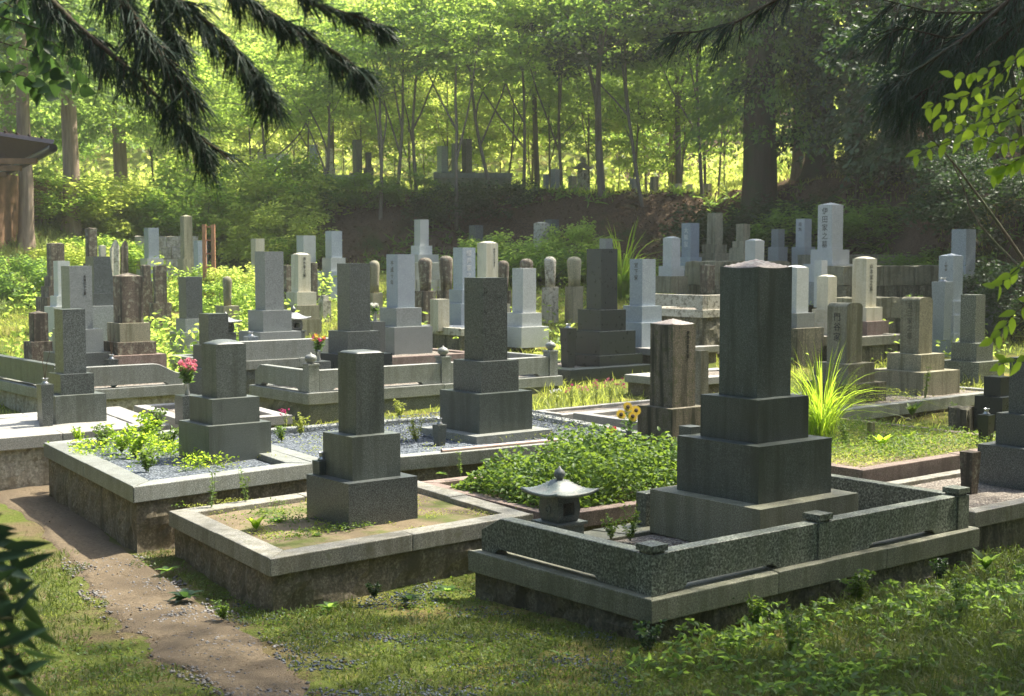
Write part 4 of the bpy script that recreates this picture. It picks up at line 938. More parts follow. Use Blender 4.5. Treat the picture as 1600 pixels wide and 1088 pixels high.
LM = {
 'maple':  leafmat('bright broad leaves', (.08, .16, .025), (.13, .23, .04), (.62, .82, .14), .6, scale=.8),
 'mid':    leafmat('mid green leaves', (.055, .12, .025), (.09, .17, .04), (.42, .64, .10), .52, scale=.8),
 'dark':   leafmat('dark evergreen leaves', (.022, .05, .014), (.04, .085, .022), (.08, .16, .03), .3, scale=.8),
 'yellow': leafmat('yellow green leaves painted sunlit', (.17, .24, .03), (.26, .33, .05), (.78, .88, .18), .6, scale=.5),  # sunlight put into the colour, used to brighten background foliage
 'cedar':  leafmat('pale cedar sprays', (.11, .19, .045), (.17, .26, .07), (.42, .60, .12), .5, scale=.8),
 'needle': leafmat('dark cedar shoots', (.020, .052, .026), (.038, .088, .040), (.09, .19, .05), .32, rough=.45, scale=3),
 'near':   leafmat('dark green near leaves', (.02, .05, .018), (.035, .075, .028), (.10, .20, .04), .4, rough=.4, scale=4),  # one dark green tone for the near branch and weeds
 'lime':   leafmat('bright lime leaves', (.10, .18, .015), (.15, .25, .02), (.58, .80, .06), .62, rough=.4, scale=4),  # translucent tint raised to brighten sprays that hang in shade
 'shade':  leafmat('leaves with painted shade', (.010, .028, .012), (.02, .045, .02), (.03, .07, .02), .25, rough=.35, scale=4),  # shade put into the leaf colour; the bush itself catches sun
 'bed':    leafmat('bed plant leaves', (.055, .12, .018), (.11, .19, .03), (.30, .45, .05), .42, scale=5),
 'grass':  leafmat('short grass blades', (.06, .095, .016), (.13, .165, .03), (.20, .28, .04), .35, scale=3),
 'grassy': leafmat('bright dry grass blades', (.18, .22, .03), (.32, .33, .06), (.60, .68, .12), .5, scale=1.2),  # blade colour brightened to make the meadow look sunny
 'soft':   leafmat('soft pale grass', (.12, .16, .045), (.20, .24, .07), (.34, .44, .12), .4, scale=.7),
 'litter': leafmat('dead leaves', (.085, .052, .028), (.17, .115, .065), (.15, .08, .03), .1, rough=.9, scale=2),
}
BK = {'thin': bark('grey sapling bark', (.11, .095, .07), (.20, .175, .14)), 'cedar': bark('reddish cedar bark', (.20, .14, .10), (.36, .28, .21)), 'dark': bark('dark mossy bark', (.045, .035, .022), (.09, .07, .045), (.05, .065, .025))}

# ---- crowns (unit size, shared between trees)
def crown_broad(seed, ncl=62, per=110, ls=.054, zs=.75, thick=.022):
    rg = np.random.default_rng(seed); c = rdir(ncl, 0, 1, rg)*(rg.uniform(.25, 1.0, ncl)**.45)[:, None]; c[:, 2] *= zs
    c += rg.normal(size=(ncl, 3))*.05; sz = rg.uniform(.13, .27, ncl)
    idx = np.repeat(np.arange(ncl), per); n = len(idx); a = rg.uniform(0, 6.28, n); r_ = np.sqrt(rg.uniform(0, 1, n))*sz[idx]
    tilt = rg.normal(size=(ncl, 2))*.25
    P = c[idx] + np.stack([np.cos(a)*r_, np.sin(a)*r_, rg.normal(size=n)*thick], 1); P[:, 2] += (np.cos(a)*tilt[idx, 0]+np.sin(a)*tilt[idx, 1])*r_ - r_*r_*.9
    D = np.stack([np.cos(a), np.sin(a), -rg.uniform(.0, .7, n)], 1) + rg.normal(size=(n, 3))*.5
    V = leaf_quads(P, D, rdir(n, 1.3, .6, rg), ls*rg.uniform(.6, 1.25, n), ls*.62)
    return quads_mesh('crown', V), c
def crown_conifer(seed, levels=20, arms=8, per=150, ls=.036, droop=.32, rad=.5, ht=2.3):
    """crown of height ht and radius .5: drooping fans of foliage clumps on whorled limbs"""
    rg = np.random.default_rng(seed); Vs = []
    for l in range(levels):
        z = l/levels; R_ = rad*(1-z*.75)*rg.uniform(.7, 1.2)
        for a in np.linspace(0, 6.28, arms, endpoint=False) + rg.uniform(0, 6):
            if rg.random() < .12: continue
            nc = 9; tc = rg.uniform(.2, 1, nc)**.8; wc = rg.normal(size=nc)*.22*R_; k = rg.integers(0, nc, per); Ra = R_*rg.uniform(.7, 1.15)
            r_ = tc[k]*Ra + rg.normal(size=per)*.035; w_ = wc[k] + rg.normal(size=per)*.035; t = r_/R_
            P = np.stack([np.cos(a)*r_ - np.sin(a)*w_, np.sin(a)*r_ + np.cos(a)*w_, z*ht + .05 - droop*R_*t*t - np.abs(w_)*.5 + rg.normal(size=per)*.012], 1)
            D = np.stack([np.full(per, np.cos(a)), np.full(per, np.sin(a)), np.full(per, -.8)], 1) + rg.normal(size=(per, 3))*.5
            Vs.append(leaf_quads(P, D, rdir(per, .8, .7, rg), ls*rg.uniform(.5, 1.2, per), ls*.42))
    return quads_mesh('crown', np.concatenate(Vs))
CB = [crown_broad(s) for s in (11, 12, 13, 14)]
CBf = [crown_broad(s, 62, 150, .038) for s in (21, 22)]
CC = [crown_conifer(s) for s in (31, 32)]
CS = [crown_broad(s, 46, 150, .082, .75, .10) for s in (41, 42, 43)]      # shrubs
def tree_broad(px, d, H, cr, mat, label, trunk_r=.05, lean=0.0, cz=None, fine=0, zscale=.9, k=0, group='young broadleaf trees on the bank', bk='thin', x=None, zoff=0, cat='tree', forks=2):
    x0 = x if x is not None else atd(px, 450, d).x; z0 = float(gz([x0], [d])[0]) - .05
    root = thing('broadleaf_tree', label, cat, (x0, d, z0), 0, group)
    rg = np.random.default_rng(int(px*3+d*17)+k); cz = cz or H*.72
    cx_, cy_ = lean*H, rg.uniform(-.3, .3)
    me, cl = (CBf if fine else CB)[k % (2 if fine else 4)]
    o = mobj('crown', me.copy() if False else me, None, root, (cx_, cy_, cz), rg.uniform(0, 6)); o.scale = (cr, cr, cr*zscale)
    if not me.materials: me.materials.append(LM['maple'])
    o.material_slots[0].link = 'OBJECT'; o.material_slots[0].material = LM[mat]
    arr = []; n = 9; ts = np.linspace(0, 1, n)
    def curve(A, B, w_):
        A, B = np.array(A, float), np.array(B, float); c = A[None]*(1-ts[:, None]) + B[None]*ts[:, None]; j = rg.normal(size=(3,))*w_
        return c + np.sin(ts*np.pi)[:, None]*j[None] + rg.normal(size=c.shape)*w_*.08*np.sin(ts*np.pi)[:, None]
    trunk_r *= .72; main = curve((0, 0, 0), (cx_, cy_, cz+cr*.3), .14); arr.append(tube_arrays(main, trunk_r, trunk_r*.3, 7))
    for f in range(forks):
        s = main[2+f]; e = np.array([cx_, cy_, cz]) + rdir(1, .3, .5, rg)[0]*cr*.8; arr.append(tube_arrays(curve(s, e, .18), trunk_r*.55, trunk_r*.15, 5))
    for j in range(9):
        s = main[5 + j % 4]; cc = cl[(j*7) % len(cl)]*np.array([cr, cr, cr*zscale]) + np.array([cx_, cy_, cz]); arr.append(tube_arrays(curve(s, cc, .12), trunk_r*.3, trunk_r*.06, 4))
    v, q = join_arrays(arr); mobj('trunk', quads_mesh('trunk', v, quads=q, smooth=True), BK[bk], root)
    return root
def tree_conifer(px, d, H, wid, mat, label, r0=.3, clear=.2, bk='cedar', k=0, group='tall conifers', x=None, lean=0):
    x0 = x if x is not None else atd(px, 450, d).x; z0 = float(gz([x0], [d])[0]) - .1
    root = thing('cedar_tree', label, 'tree', (x0, d, z0), 0, group)
    me = CC[k % 2]
    if not me.materials: me.materials.append(LM['cedar'])
    o = mobj('crown', me, None, root, (0, 0, H*clear), k*1.3); o.scale = (wid, wid, H*(1-clear)/2.3); o.material_slots[0].link = 'OBJECT'; o.material_slots[0].material = LM[mat]
    z = np.array([0, .15, .5, 1.5, 3, H*.5, H]); rr = r0*np.array([1.7, 1.35, 1.1, 1.0, .93, .6, .1]); P = np.stack([lean*z + .04*np.sin(z), z*0, z], 1)
    v, q = tube_arrays(P, rr, None, 12); 
    v[:, :2] += (np.sin(np.arctan2(v[:, 1], v[:, 0])*5+v[:, 2]*.3)*.03*r0/.3)[:, None]*0
    mobj('trunk', quads_mesh('trunk', v, quads=q, smooth=True), BK[bk], root); return root
def shrub(px, d, r_, h, mat, label, k=0, name='shrub', group='shrubs at the foot of the slopes', x=None, lift=0.0):
    x0 = x if x is not None else atd(px, 450, d).x; z0 = float(gz([x0], [d])[0])
    root = thing(name, label, 'shrub', (x0, d, z0), 0, group); me, cl = CS[k % 3]
    if not me.materials: me.materials.append(LM['mid'])
    o = mobj('foliage', me, None, root, (0, 0, h*.5+lift), k*2.1+px); o.scale = (r_, r_, h*.62); o.material_slots[0].link = 'OBJECT'; o.material_slots[0].material = LM[mat]
    arr = []; rg = np.random.default_rng(int(px))
    for j in range(6):
        e = cl[j*5 % len(cl)]*np.array([r_, r_, h*.62])*.8 + np.array([0, 0, h*.5+lift]); arr.append(tube_arrays(np.linspace((0, 0, -.05), e, 4)+rg.normal(size=(4, 3))*.02, .018, .005, 4))
    v, q = join_arrays(arr); mobj('stems', quads_mesh('stems', v, quads=q), BK['thin'], root); return root

# ---- saplings on the bank
sap = [(430, 36.2, 5.2, 2.1, 'maple', -.05, 'slim tree with feathery bright leaves above the left end of the bank'),
 (505, 35.6, 5.0, 2.0, 'maple', .02, 'sapling with airy light foliage in front of the long foundation wall'),
 (595, 35.2, 6.2, 2.3, 'mid', -.03, 'leaning sapling left of the whitish gravestone at the back'),
 (620, 35.8, 6.8, 2.2, 'maple', .02, 'thin straight sapling just above the whitish gravestone'),
 (652, 36.3, 6.0, 1.9, 'mid', .05, 'forked sapling right above the cream block wall'),
 (713, 34.9, 7.2, 2.4, 'maple', -.01, 'tall sapling with a pale trunk before the tallest dark terrace stone'),
 (768, 36.6, 6.4, 2.2, 'maple', -.09, 'sapling leaning left beside the tallest dark terrace stone'),
 (818, 37.2, 6.8, 2.3, 'maple', -.04, 'sapling with bright leaves above the green bush'),
 (940, 36.4, 7.0, 3.3, 'mid', .02, 'stout young tree with several stems on the edge of the bank'),
 (1003, 35.7, 7.4, 3.0, 'dark', -.05, 'dark leaning young tree right of the stout one on the bank edge'),
 (878, 38.6, 7.6, 2.6, 'maple', .0, 'young tree standing behind the terrace edge stones'),
 (1096, 36.6, 7.6, 3.0, 'dark', .0, 'dark leafy tree at the right end of the bank'),
 (285, 37.0, 5.2, 2.3, 'maple', .02, 'bright leafy tree above the concrete block wall')]
for i, (px, d, H, cr, mt, ln, lab) in enumerate(sap):
    tree_broad(px, d, H, cr, mt, lab, trunk_r=.075 if i != 8 else .16, lean=ln, k=i, cz=H*.69+.2, zscale=.85)
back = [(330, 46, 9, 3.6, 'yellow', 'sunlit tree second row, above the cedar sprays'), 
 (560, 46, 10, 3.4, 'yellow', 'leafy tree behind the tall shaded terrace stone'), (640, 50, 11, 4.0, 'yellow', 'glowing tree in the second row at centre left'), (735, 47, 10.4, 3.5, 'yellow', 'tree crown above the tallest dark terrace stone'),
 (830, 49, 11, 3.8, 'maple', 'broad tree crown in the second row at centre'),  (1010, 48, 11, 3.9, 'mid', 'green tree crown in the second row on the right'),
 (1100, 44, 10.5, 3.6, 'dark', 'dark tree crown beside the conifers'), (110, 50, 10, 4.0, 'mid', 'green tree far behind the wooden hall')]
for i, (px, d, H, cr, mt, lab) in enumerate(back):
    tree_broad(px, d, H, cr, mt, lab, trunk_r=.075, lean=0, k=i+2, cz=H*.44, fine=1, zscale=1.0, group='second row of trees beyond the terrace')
low = [(300, 43, 'maple'), (385, 44, 'yellow'), (455, 45, 'maple'), (535, 44, 'yellow'), (610, 44.5, 'maple'), (665, 43, 'maple'), (780, 44, 'yellow'), (835, 43, 'maple'), (925, 43, 'mid'), (965, 45, 'yellow'), (1045, 43, 'maple'), (1130, 42, 'maple'), (1215, 42, 'yellow'), (1290, 42, 'yellow')]
lown = ['far left, above the block wall', 'left of the foundation wall', 'over the cream terrace stone', 'behind the pinkish terrace stone', 'left of the pale blue terrace stone', 'just behind the pale blue terrace stone', 'right of the tallest dark terrace stone', 'behind the twin grey terrace stones', 'behind the pinkish terrace lantern', 'beside the slim grey terrace stone', 'behind the reddish trunk', 'left of the massive cedar', 'between the massive cedar and the slim one', 'right of the thick third cedar']
for i, ((px, d, mt), lab) in enumerate(zip(low, lown)):
    tree_broad(px, d, 3.6+(i*7 % 5)*.35, 1.7+(i*3 % 4)*.2, mt, 'low leafy sapling '+lab, trunk_r=.03, k=i+3, cz=2.3+(i*7 % 5)*.3, zscale=.95, group='low saplings beyond the terrace')
midr = [(250, 41, 'mid'), (400, 41, 'maple'), (480, 42, 'yellow'), (560, 42.5, 'maple'), (645, 42, 'yellow'), (700, 41.5, 'yellow'), (790, 41, 'maple'), (860, 41.5, 'mid'), (920, 41, 'maple'), (985, 41, 'maple'), (1060, 40.5, 'maple'), (1120, 39.5, 'mid')]
midn = ['left of the light slim obelisk', 'over the bare earth slide', 'over the blue grey terrace stone', 'over the dark shaded terrace stone', 'just left of the pale blue terrace stone', 'just above the tallest dark terrace stone', 'over the clearing at centre', 'over the grey twin terrace stones', 'over the terrace lantern', 'behind the stout young tree', 'over the reddish trunk', 'over the mossy end stone']
for i, ((px, d, mt), lab) in enumerate(zip(midr, midn)):
    tree_broad(px, d, 6.2+(i*5 % 4)*.4, 2.1+(i*3 % 4)*.15, mt, 'mid-height leafy tree '+lab, trunk_r=.05, k=i+1, cz=3.5+(i*7 % 5)*.35, zscale=1.0, fine=i % 2, group='mid-height trees along the terrace')
top = [(520, 43, 12.6, 2.6, 'yellow', 'high yellow green crown at the top of the view'), (840, 42, 12.2, 2.6, 'yellow', 'high bright crown over the centre'), (1060, 40, 11.6, 3.1, 'mid', 'high green crown beside the dark conifers')]
for i, (px, d, H, cr, mt, lab) in enumerate(top):
    tree_broad(px, d, H, cr, mt, lab, trunk_r=.13, k=i, cz=H*.76, fine=1, zscale=.6, group='tall trees along the terrace edge')
# ---- conifers on the right and left
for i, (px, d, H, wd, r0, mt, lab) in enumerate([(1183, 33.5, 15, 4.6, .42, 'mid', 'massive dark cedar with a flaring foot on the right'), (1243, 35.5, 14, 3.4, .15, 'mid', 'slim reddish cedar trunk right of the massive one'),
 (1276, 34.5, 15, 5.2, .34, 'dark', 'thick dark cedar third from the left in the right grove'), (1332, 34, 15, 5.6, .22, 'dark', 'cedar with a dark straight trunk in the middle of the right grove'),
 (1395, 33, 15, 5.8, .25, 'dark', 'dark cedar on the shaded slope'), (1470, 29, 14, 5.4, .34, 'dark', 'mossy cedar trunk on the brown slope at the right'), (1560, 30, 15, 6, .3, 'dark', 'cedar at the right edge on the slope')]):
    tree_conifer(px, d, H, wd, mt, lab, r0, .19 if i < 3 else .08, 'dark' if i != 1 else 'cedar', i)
for i, (px, d, H, wd, r0, mt, lab, cl_) in enumerate([(113, 33.5, 13, 6.4, .20, 'cedar', 'pale-barked cedar with hanging light sprays on the left', .28), (42, 31, 13, 6.0, .16, 'cedar', 'grey cedar trunk in front of the wooden hall', .30), (190, 39, 13, 4.0, .2, 'cedar', 'cedar with light green sprays behind the left slope', .22), (20, 38, 14, 6, .25, 'mid', 'cedar rising behind the wooden hall roof', .2)]):
    tree_conifer(px, d, H, wd, mt, lab, r0, cl_, 'cedar', i)
o = tree_conifer(1052, 46, 14, 3.4, 'mid', 'reddish tree trunk behind the cream terrace stone', .22, .35, 'cedar', 1)
# ---- small-leaved trees on the right slope
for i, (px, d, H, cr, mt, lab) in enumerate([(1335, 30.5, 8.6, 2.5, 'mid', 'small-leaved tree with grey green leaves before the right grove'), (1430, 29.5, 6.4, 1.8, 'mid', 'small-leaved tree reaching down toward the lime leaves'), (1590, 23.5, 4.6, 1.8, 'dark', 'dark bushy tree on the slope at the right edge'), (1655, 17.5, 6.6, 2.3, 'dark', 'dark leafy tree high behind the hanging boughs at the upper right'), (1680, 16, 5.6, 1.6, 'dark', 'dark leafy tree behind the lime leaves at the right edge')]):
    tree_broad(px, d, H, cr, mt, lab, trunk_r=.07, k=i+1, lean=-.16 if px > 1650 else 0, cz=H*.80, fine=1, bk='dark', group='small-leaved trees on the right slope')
# ---- shrubs
shr = [(405, 35, 1.9, 2.2, 'yellow', 'large bright bush hiding the left end of the bank'), (345, 36.5, 1.8, 2.3, 'maple', 'tall bush on the slope above the pointed pillar'), (465, 35.6, 1.5, 1.9, 'maple', 'bush spilling down the bank below the cream terrace stone'), (60, 33.5, 1.6, 1.3, 'maple', 'bright shrub before the wooden hall'), (130, 34.5, 1.7, 1.5, 'yellow', 'yellow green shrub at the foot of the pale cedar'), (190, 35, 1.6, 1.8, 'yellow', 'dense green shrub left of the block wall'), (250, 35.5, 1.8, 1.9, 'maple', 'leafy shrub above the block wall'),
 (320, 35, 1.7, 2.0, 'maple', 'bright shrub behind the pointed stone pillar'), (380, 34.5, 1.3, 1.3, 'yellow', 'yellowish shrub on the bare earth slide'), (430, 33.2, 1.3, 1.6, 'yellow', 'deep green shrub at the left end of the bank'), (462, 32.9, .9, .9, 'maple', 'shrub just behind the light grey back stone'),
 (150, 31.0, 1.1, .9, 'maple', 'low shrub by the reddish pillar'), (115, 30, 1.0, .8, 'yellow', 'low shrub behind the three-step weathered stone'), (205, 32, .8, .9, 'maple', 'low shrub beside the pointed slabs'),
 (745, 31.2, 1.1, .9, 'maple', 'left part of the bright bush at the foot of the bank'), (800, 30.6, 1.25, 1.1, 'maple', 'middle of the bright bush at the foot of the bank'), (850, 30.2, 1.1, .8, 'mid', 'low green bush under the lichened pale stone'), (905, 30.8, .9, 1.3, 'maple', 'feathery bush left of the black gravestone'),
 (700, 35, 1.1, 1.0, 'dark', 'dark shrub under the tall sapling'), (770, 35.4, 1.2, 1.0, 'dark', 'dark shrub on the crest of the bank at centre'), (560, 35.6, 1.1, .9, 'mid', 'green shrub under the foundation wall'), (640, 35.6, 1.0, .9, 'mid', 'green shrub between two saplings on the bank'),
 (1150, 33, 1.6, 1.6, 'dark', 'dark shrub left of the massive cedar'), (1215, 31.8, 1.6, 1.6, 'dark', 'dark shrub at the foot of the massive cedar'), (1270, 31, 1.6, 1.2, 'mid', 'ferny shrub behind the tall pale gravestone'), (1350, 29.5, 1.2, .9, 'mid', 'ferny shrub on the litter slope'),
 (1395, 30.5, 1.3, 1.1, 'dark', 'dark shrub among the right grove'), (1470, 26.6, 1.1, .8, 'mid', 'low shrub above the right terrace wall'), (1530, 26.2, 1.5, 1.6, 'dark', 'dense dark shrub behind the tall two-tone gravestone'), (1560, 23.5, 1.0, 1.3, 'dark', 'dark shrub at the right edge'),
 (1440, 24.0, .55, .6, 'mid', 'small shrub growing on the stacked terrace wall'), (1415, 23.6, .45, .45, 'mid', 'small flowering shrub before the stacked terrace wall'), (350, 24.5, .7, .8, 'maple', 'weedy green bush by the short round pillar'), (335, 27, .8, .8, 'maple', 'bright weeds round the orange frame'), (375, 26.5, .8, .9, 'yellow', 'yellow green weeds left of the smooth grey gravestone'),
 (30, 27, 1.0, .9, 'mid', 'green bush at the left edge')]
for i, (px, d, r_, h, mt, lab) in enumerate(shr): shrub(px, d, r_, h, mt, lab, i)  # left bank shrubs take maple and yellow leaves to look sunlit

# ---- far wood and bright clearing
def far_wood():
    rg = np.random.default_rng(5); ncl = 700; x = rg.uniform(-48, 48, ncl); y = rg.uniform(60, 84, ncl); z = gz(x, y) + rg.uniform(.2, 5.0, ncl)
    idx = np.repeat(np.arange(ncl), 95); n = len(idx); P = np.stack([x, y, z], 1)[idx] + rg.normal(size=(n, 3))*np.array([1.3, 1.0, .8])
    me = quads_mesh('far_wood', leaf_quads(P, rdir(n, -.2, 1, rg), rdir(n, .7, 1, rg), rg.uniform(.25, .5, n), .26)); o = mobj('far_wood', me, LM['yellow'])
    tag(o, 'sunlit yellow green woodland far behind the upper terrace', 'woodland', kind='stuff')
    ncl = 420; x = rg.uniform(-26, 16, ncl); y = rg.uniform(47, 60, ncl); z = gz(x, y) + rg.uniform(0, .9, ncl)
    idx = np.repeat(np.arange(ncl), 60); n = len(idx); P = np.stack([x, y, z], 1)[idx] + rg.normal(size=(n, 3))*np.array([.7, .6, .3])
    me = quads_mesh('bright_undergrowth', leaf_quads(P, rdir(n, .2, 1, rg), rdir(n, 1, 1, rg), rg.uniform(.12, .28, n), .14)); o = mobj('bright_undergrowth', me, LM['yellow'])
    tag(o, 'glowing undergrowth in the clearing behind the upper terrace', 'undergrowth', kind='stuff')
far_wood()

# ---- grass
def scatter(n, x0, x1, y0, y1, dens=None, path=True, seed=0, poly=None):
    rg = np.random.default_rng(seed); x = rg.uniform(x0, x1, n); y = rg.uniform(y0, y1, n)
    ok = free(x, y, path) & (np.abs(x) < y*.42+1.2)
    if dens is not None: ok &= rg.random(n) < dens(x, y)
    x, y = x[ok], y[ok]; return np.stack([x, y, gz(x, y)-.004], 1)
P = scatter(150000, -4.2, 5.4, 4.3, 10.2, lambda x, y: np.clip(vnoise(x, y, .35, 1)*1.5-.25 + vnoise(x, y, .09, 2)*.5, .05, 1)*np.where((x > -1.0) & (x < 1.0) & (y > 8.3), .25, 1))
rt = np.clip((P[:, 0]-.9)/1.2, 0, 1)
o = mobj('grass', mesh_of('grass', blades(P, RNG.uniform(.02, .06, len(P))*(1+1.6*rt), .0075, .8)), LM['grass']); tag(o, 'short green grass in front of the raised plots', 'grass', kind='stuff')
P = scatter(60000, -4.2, 5.0, 4.3, 9.8, lambda x, y: np.clip(vnoise(x, y, .28, 31)*2.4-1.1, 0, 1)*np.clip(1.3-(x-1)/1.5, .1, 1))
o = mobj('dry_grass', mesh_of('dry_grass', blades(P, RNG.uniform(.015, .04, len(P)), .006, .9)), LM['grassy']); tag(o, 'yellowish dry grass patches in front of the raised plots', 'grass', kind='stuff')
P = scatter(60000, -3.6, 5.4, 4.3, 10.2, lambda x, y: np.clip(vnoise(x, y, .5, 5)*2-.75 + np.clip((x-1.2)/2, 0, .35), 0, 1)); n = len(P)
P[:, 2] += RNG.uniform(.005, .04, n)*(1+np.clip((P[:, 0]-1)/1.5, 0, 1.6)); D = rdir(n, .35, .4)
o = mobj('clover', quads_mesh('clover', leaf_quads(P, D, rdir(n, 1.6, .4), RNG.uniform(.012, .026, n), .014)), LM['bed']); tag(o, 'small leafy ground cover among the front grass', 'ground cover', kind='stuff')
P = scatter(16000, -4, 5, 4.3, 12, None, False, 8); n = len(P)
o = mobj('dead_leaves', quads_mesh('dead_leaves', leaf_quads(P+np.array([0, 0, .014]), rdir(n, 0, .15), rdir(n, 2, .5), RNG.uniform(.01, .03, n), .012)), LM['litter']); tag(o, 'scattered dead leaves and bits on the path and grass', 'dead leaves', kind='stuff')
P = scatter(150000, -13, 10, 12.5, 34, lambda x, y: np.clip(vnoise(x, y, .9, 3)*1.7-.35, .04, 1)*np.where(y > 31, .4, 1)); n = len(P)
o = mobj('meadow_grass', mesh_of('meadow_grass', blades(P, RNG.uniform(.05, .17, n)*(.5+vnoise(P[:, 0], P[:, 1], 1.3, 9)), .014, .6)), LM['grassy']); tag(o, 'bright yellow green grass between the graves', 'grass', kind='stuff')
P = scatter(60000, -20, -5.2, 24, 42, lambda x, y: np.where((x > -9.4) & (y < 32.2), .0, 1), True, 11); n = len(P)
o = mobj('slope_grass', mesh_of('slope_grass', blades(P, RNG.uniform(.12, .38, n), .022, .7)), LM['soft']); tag(o, 'long soft grass covering the slope on the left', 'grass', kind='stuff')
P = scatter(45000, -22, 16, 36.5, 60, None, True, 12); n = len(P)
o = mobj('terrace_grass', mesh_of('terrace_grass', blades(P, RNG.uniform(.1, .35, n), .05, .6)), LM['yellow']); tag(o, 'sunlit grass on the upper terrace', 'grass', kind='stuff')
P = scatter(5200, .6, 5.2, 4.3, 9.6, lambda x, y: np.clip(vnoise(x, y, .5, 17)*2-.6, .05, 1), True, 18); n = len(P); Pk = np.repeat(P, 6, 0)+RNG.normal(size=(n*6, 3))*np.array([.012, .012, 0]); Pk[:, 2] += np.repeat(RNG.uniform(.02, .13, n), 6)
o = mobj('leafy_weeds', mesh_of('leafy_weeds', big_leaves(Pk, rdir(n*6, .25, .4), rdir(n*6, 1.2, .4), RNG.uniform(.025, .06, n*6), .022, .3)), LM['mid']); tag(o, 'low leafy weeds in the shaded grass at the lower right', 'ground cover', kind='stuff')
P = scatter(26000, -9.5, -3.6, 17.5, 29, lambda x, y: np.clip(vnoise(x, y, .9, 27)*2.2-.85, 0, 1), True, 28); n = len(P); P[:, 2] += RNG.uniform(.0, .55, n)*(.4+vnoise(P[:, 0], P[:, 1], 1.1, 5))
o = mobj('tall_weeds', mesh_of('tall_weeds', big_leaves(P, rdir(n, .4, .5), rdir(n, 1, .4), RNG.uniform(.07, .15, n), .045, .3)), LM['maple']); tag(o, 'tangle of tall bright weeds between the old stones on the left', 'weeds', kind='stuff')
P = scatter(15000, -3.6, 9, 20, 31, lambda x, y: np.clip(vnoise(x, y, .8, 37)*2.4-1.25, 0, 1), True, 38); n = len(P); P[:, 2] += RNG.uniform(.0, .4, n)
o = mobj('tall_weeds', mesh_of('tall_weeds', big_leaves(P, rdir(n, .4, .5), rdir(n, 1, .4), RNG.uniform(.06, .13, n), .04, .3)), LM['maple']); tag(o, 'scattered weeds between the back rows of graves', 'weeds', kind='stuff')
# litter and ferns on the bank
P = scatter(60000, -9, 12, 22, 39, lambda x, y: (y > np.interp(x, FX, FY)-.2) & (y < np.interp(x, FX, FY)+4.6), True, 14); n = len(P); P[:, 2] += RNG.uniform(0, .08, n)
o = mobj('leaf_litter', quads_mesh('leaf_litter', leaf_quads(P, rdir(n, -.2, .8), rdir(n, .8, 1), RNG.uniform(.05, .15, n), .05)), LM['litter']); tag(o, 'brown leaf litter and dry debris covering the bank', 'leaf litter', kind='stuff')
P = scatter(9000, -9, 12, 22, 39, lambda x, y: (y > np.interp(x, FX, FY)-.2) & (y < np.interp(x, FX, FY)+5) & (vnoise(x, y, 1.1, 6) > .56), True, 15); n = len(P)
V_, Q_ = big_leaves(np.repeat(P, 5, 0), rdir(n*5, .5, .5), rdir(n*5, 1, .4), RNG.uniform(.15, .42, n*5), .05, .5)
o = mobj('bank_ferns', mesh_of('bank_ferns', (V_, Q_)), LM['mid']); tag(o, 'ferns and dwarf bamboo tufts on the brown bank', 'ferns', kind='stuff')

# ---- plants inside the plots
def carpet(name, label, F_, Dx, Dy, lx, ly, z, n, hmin, hmax, ls, mat, seed, dens=None, cat='ground cover', lw=.6, shape=None):
    rg = np.random.default_rng(seed); u = rg.uniform(0, lx, n); v = rg.uniform(0, ly, n); P = np.array(F_)[None] + u[:, None]*np.array(Dx)[None] + v[:, None]*np.array(Dy)[None]
    P[:, 2] = z; ok = np.ones(n, bool)
    for q in QUADS:
        if q is not None and len(q) == 4:
            a = abs((q[2][0]-q[0][0])*(q[3][1]-q[1][1])-(q[3][0]-q[1][0])*(q[2][1]-q[0][1]))/2
            if a < 1.0: ok &= ~inpoly(P[:, 0], P[:, 1], q)
    if dens is not None: ok &= rg.random(n) < dens(P[:, 0], P[:, 1], u/lx, v/ly)
    P = P[ok]; u, v = u[ok]/lx, v[ok]/ly; n = len(P)
    hh = shape(u, v) if shape else 1.0
    P[:, 2] += rg.uniform(hmin, hmax, n)*hh
    V_, Q_ = big_leaves(P, rdir(n, .25, .4, rg), rdir(n, 1.3, .4, rg), ls*rg.uniform(.6, 1.3, n), ls*lw, .3)
    o = mobj(name, mesh_of(name, (V_, Q_)), LM[mat]); tag(o, label, cat, kind='stuff'); return o
c_ = lambda v: tuple(v)
dome = lambda u, v: (np.sin(np.pi*np.clip(u, 0, 1))**.4)*(np.sin(np.pi*np.clip(v, 0, 1))**.4)
carpet('bed_plants', 'dense leafy green plants filling the reddish kerbed bed', c_(F5+D5*.08+E5*.12), c_(D5), c_(E5), 2.0, 1.4, .25, 12000, .04, .52, .048, 'bed', 61, shape=lambda u, v: dome(u, v)*(.30+.95*vnoise(u*20, v*16, 2.6, 8)))
carpet('moss', 'moss and tiny plants on the sandy front plot', c_(at(422, 845, .29)), c_(RX), c_(RY), 1.5, 1.6, .285, 9000, .002, .016, .016, 'grassy', 62, dens=lambda x, y, u, v: np.clip(vnoise(x, y, .22, 3)*2.2-1.0, 0, 1)*np.clip(1.25-u, 0, 1))
carpet('moss', 'yellow green moss specks on the right part of the sandy front plot', c_(at(640, 830, .29)), c_(RX), c_(RY), 1.1, 1.1, .285, 3500, .002, .02, .014, 'grassy', 63, dens=lambda x, y, u, v: np.clip(vnoise(x, y, .15, 4)*2.2-1.15, 0, 1))
carpet('weeds', 'low weeds covering the brown-kerbed bed on the right', c_(f14+D14*.15+E14*.15), c_(D14), c_(E14), 2.6, 2.2, .375, 15000, .0, .10, .035, 'bed', 64, dens=lambda x, y, u, v: np.clip(vnoise(x, y, .3, 3)*1.9-.45, .05, 1), lw=.35)
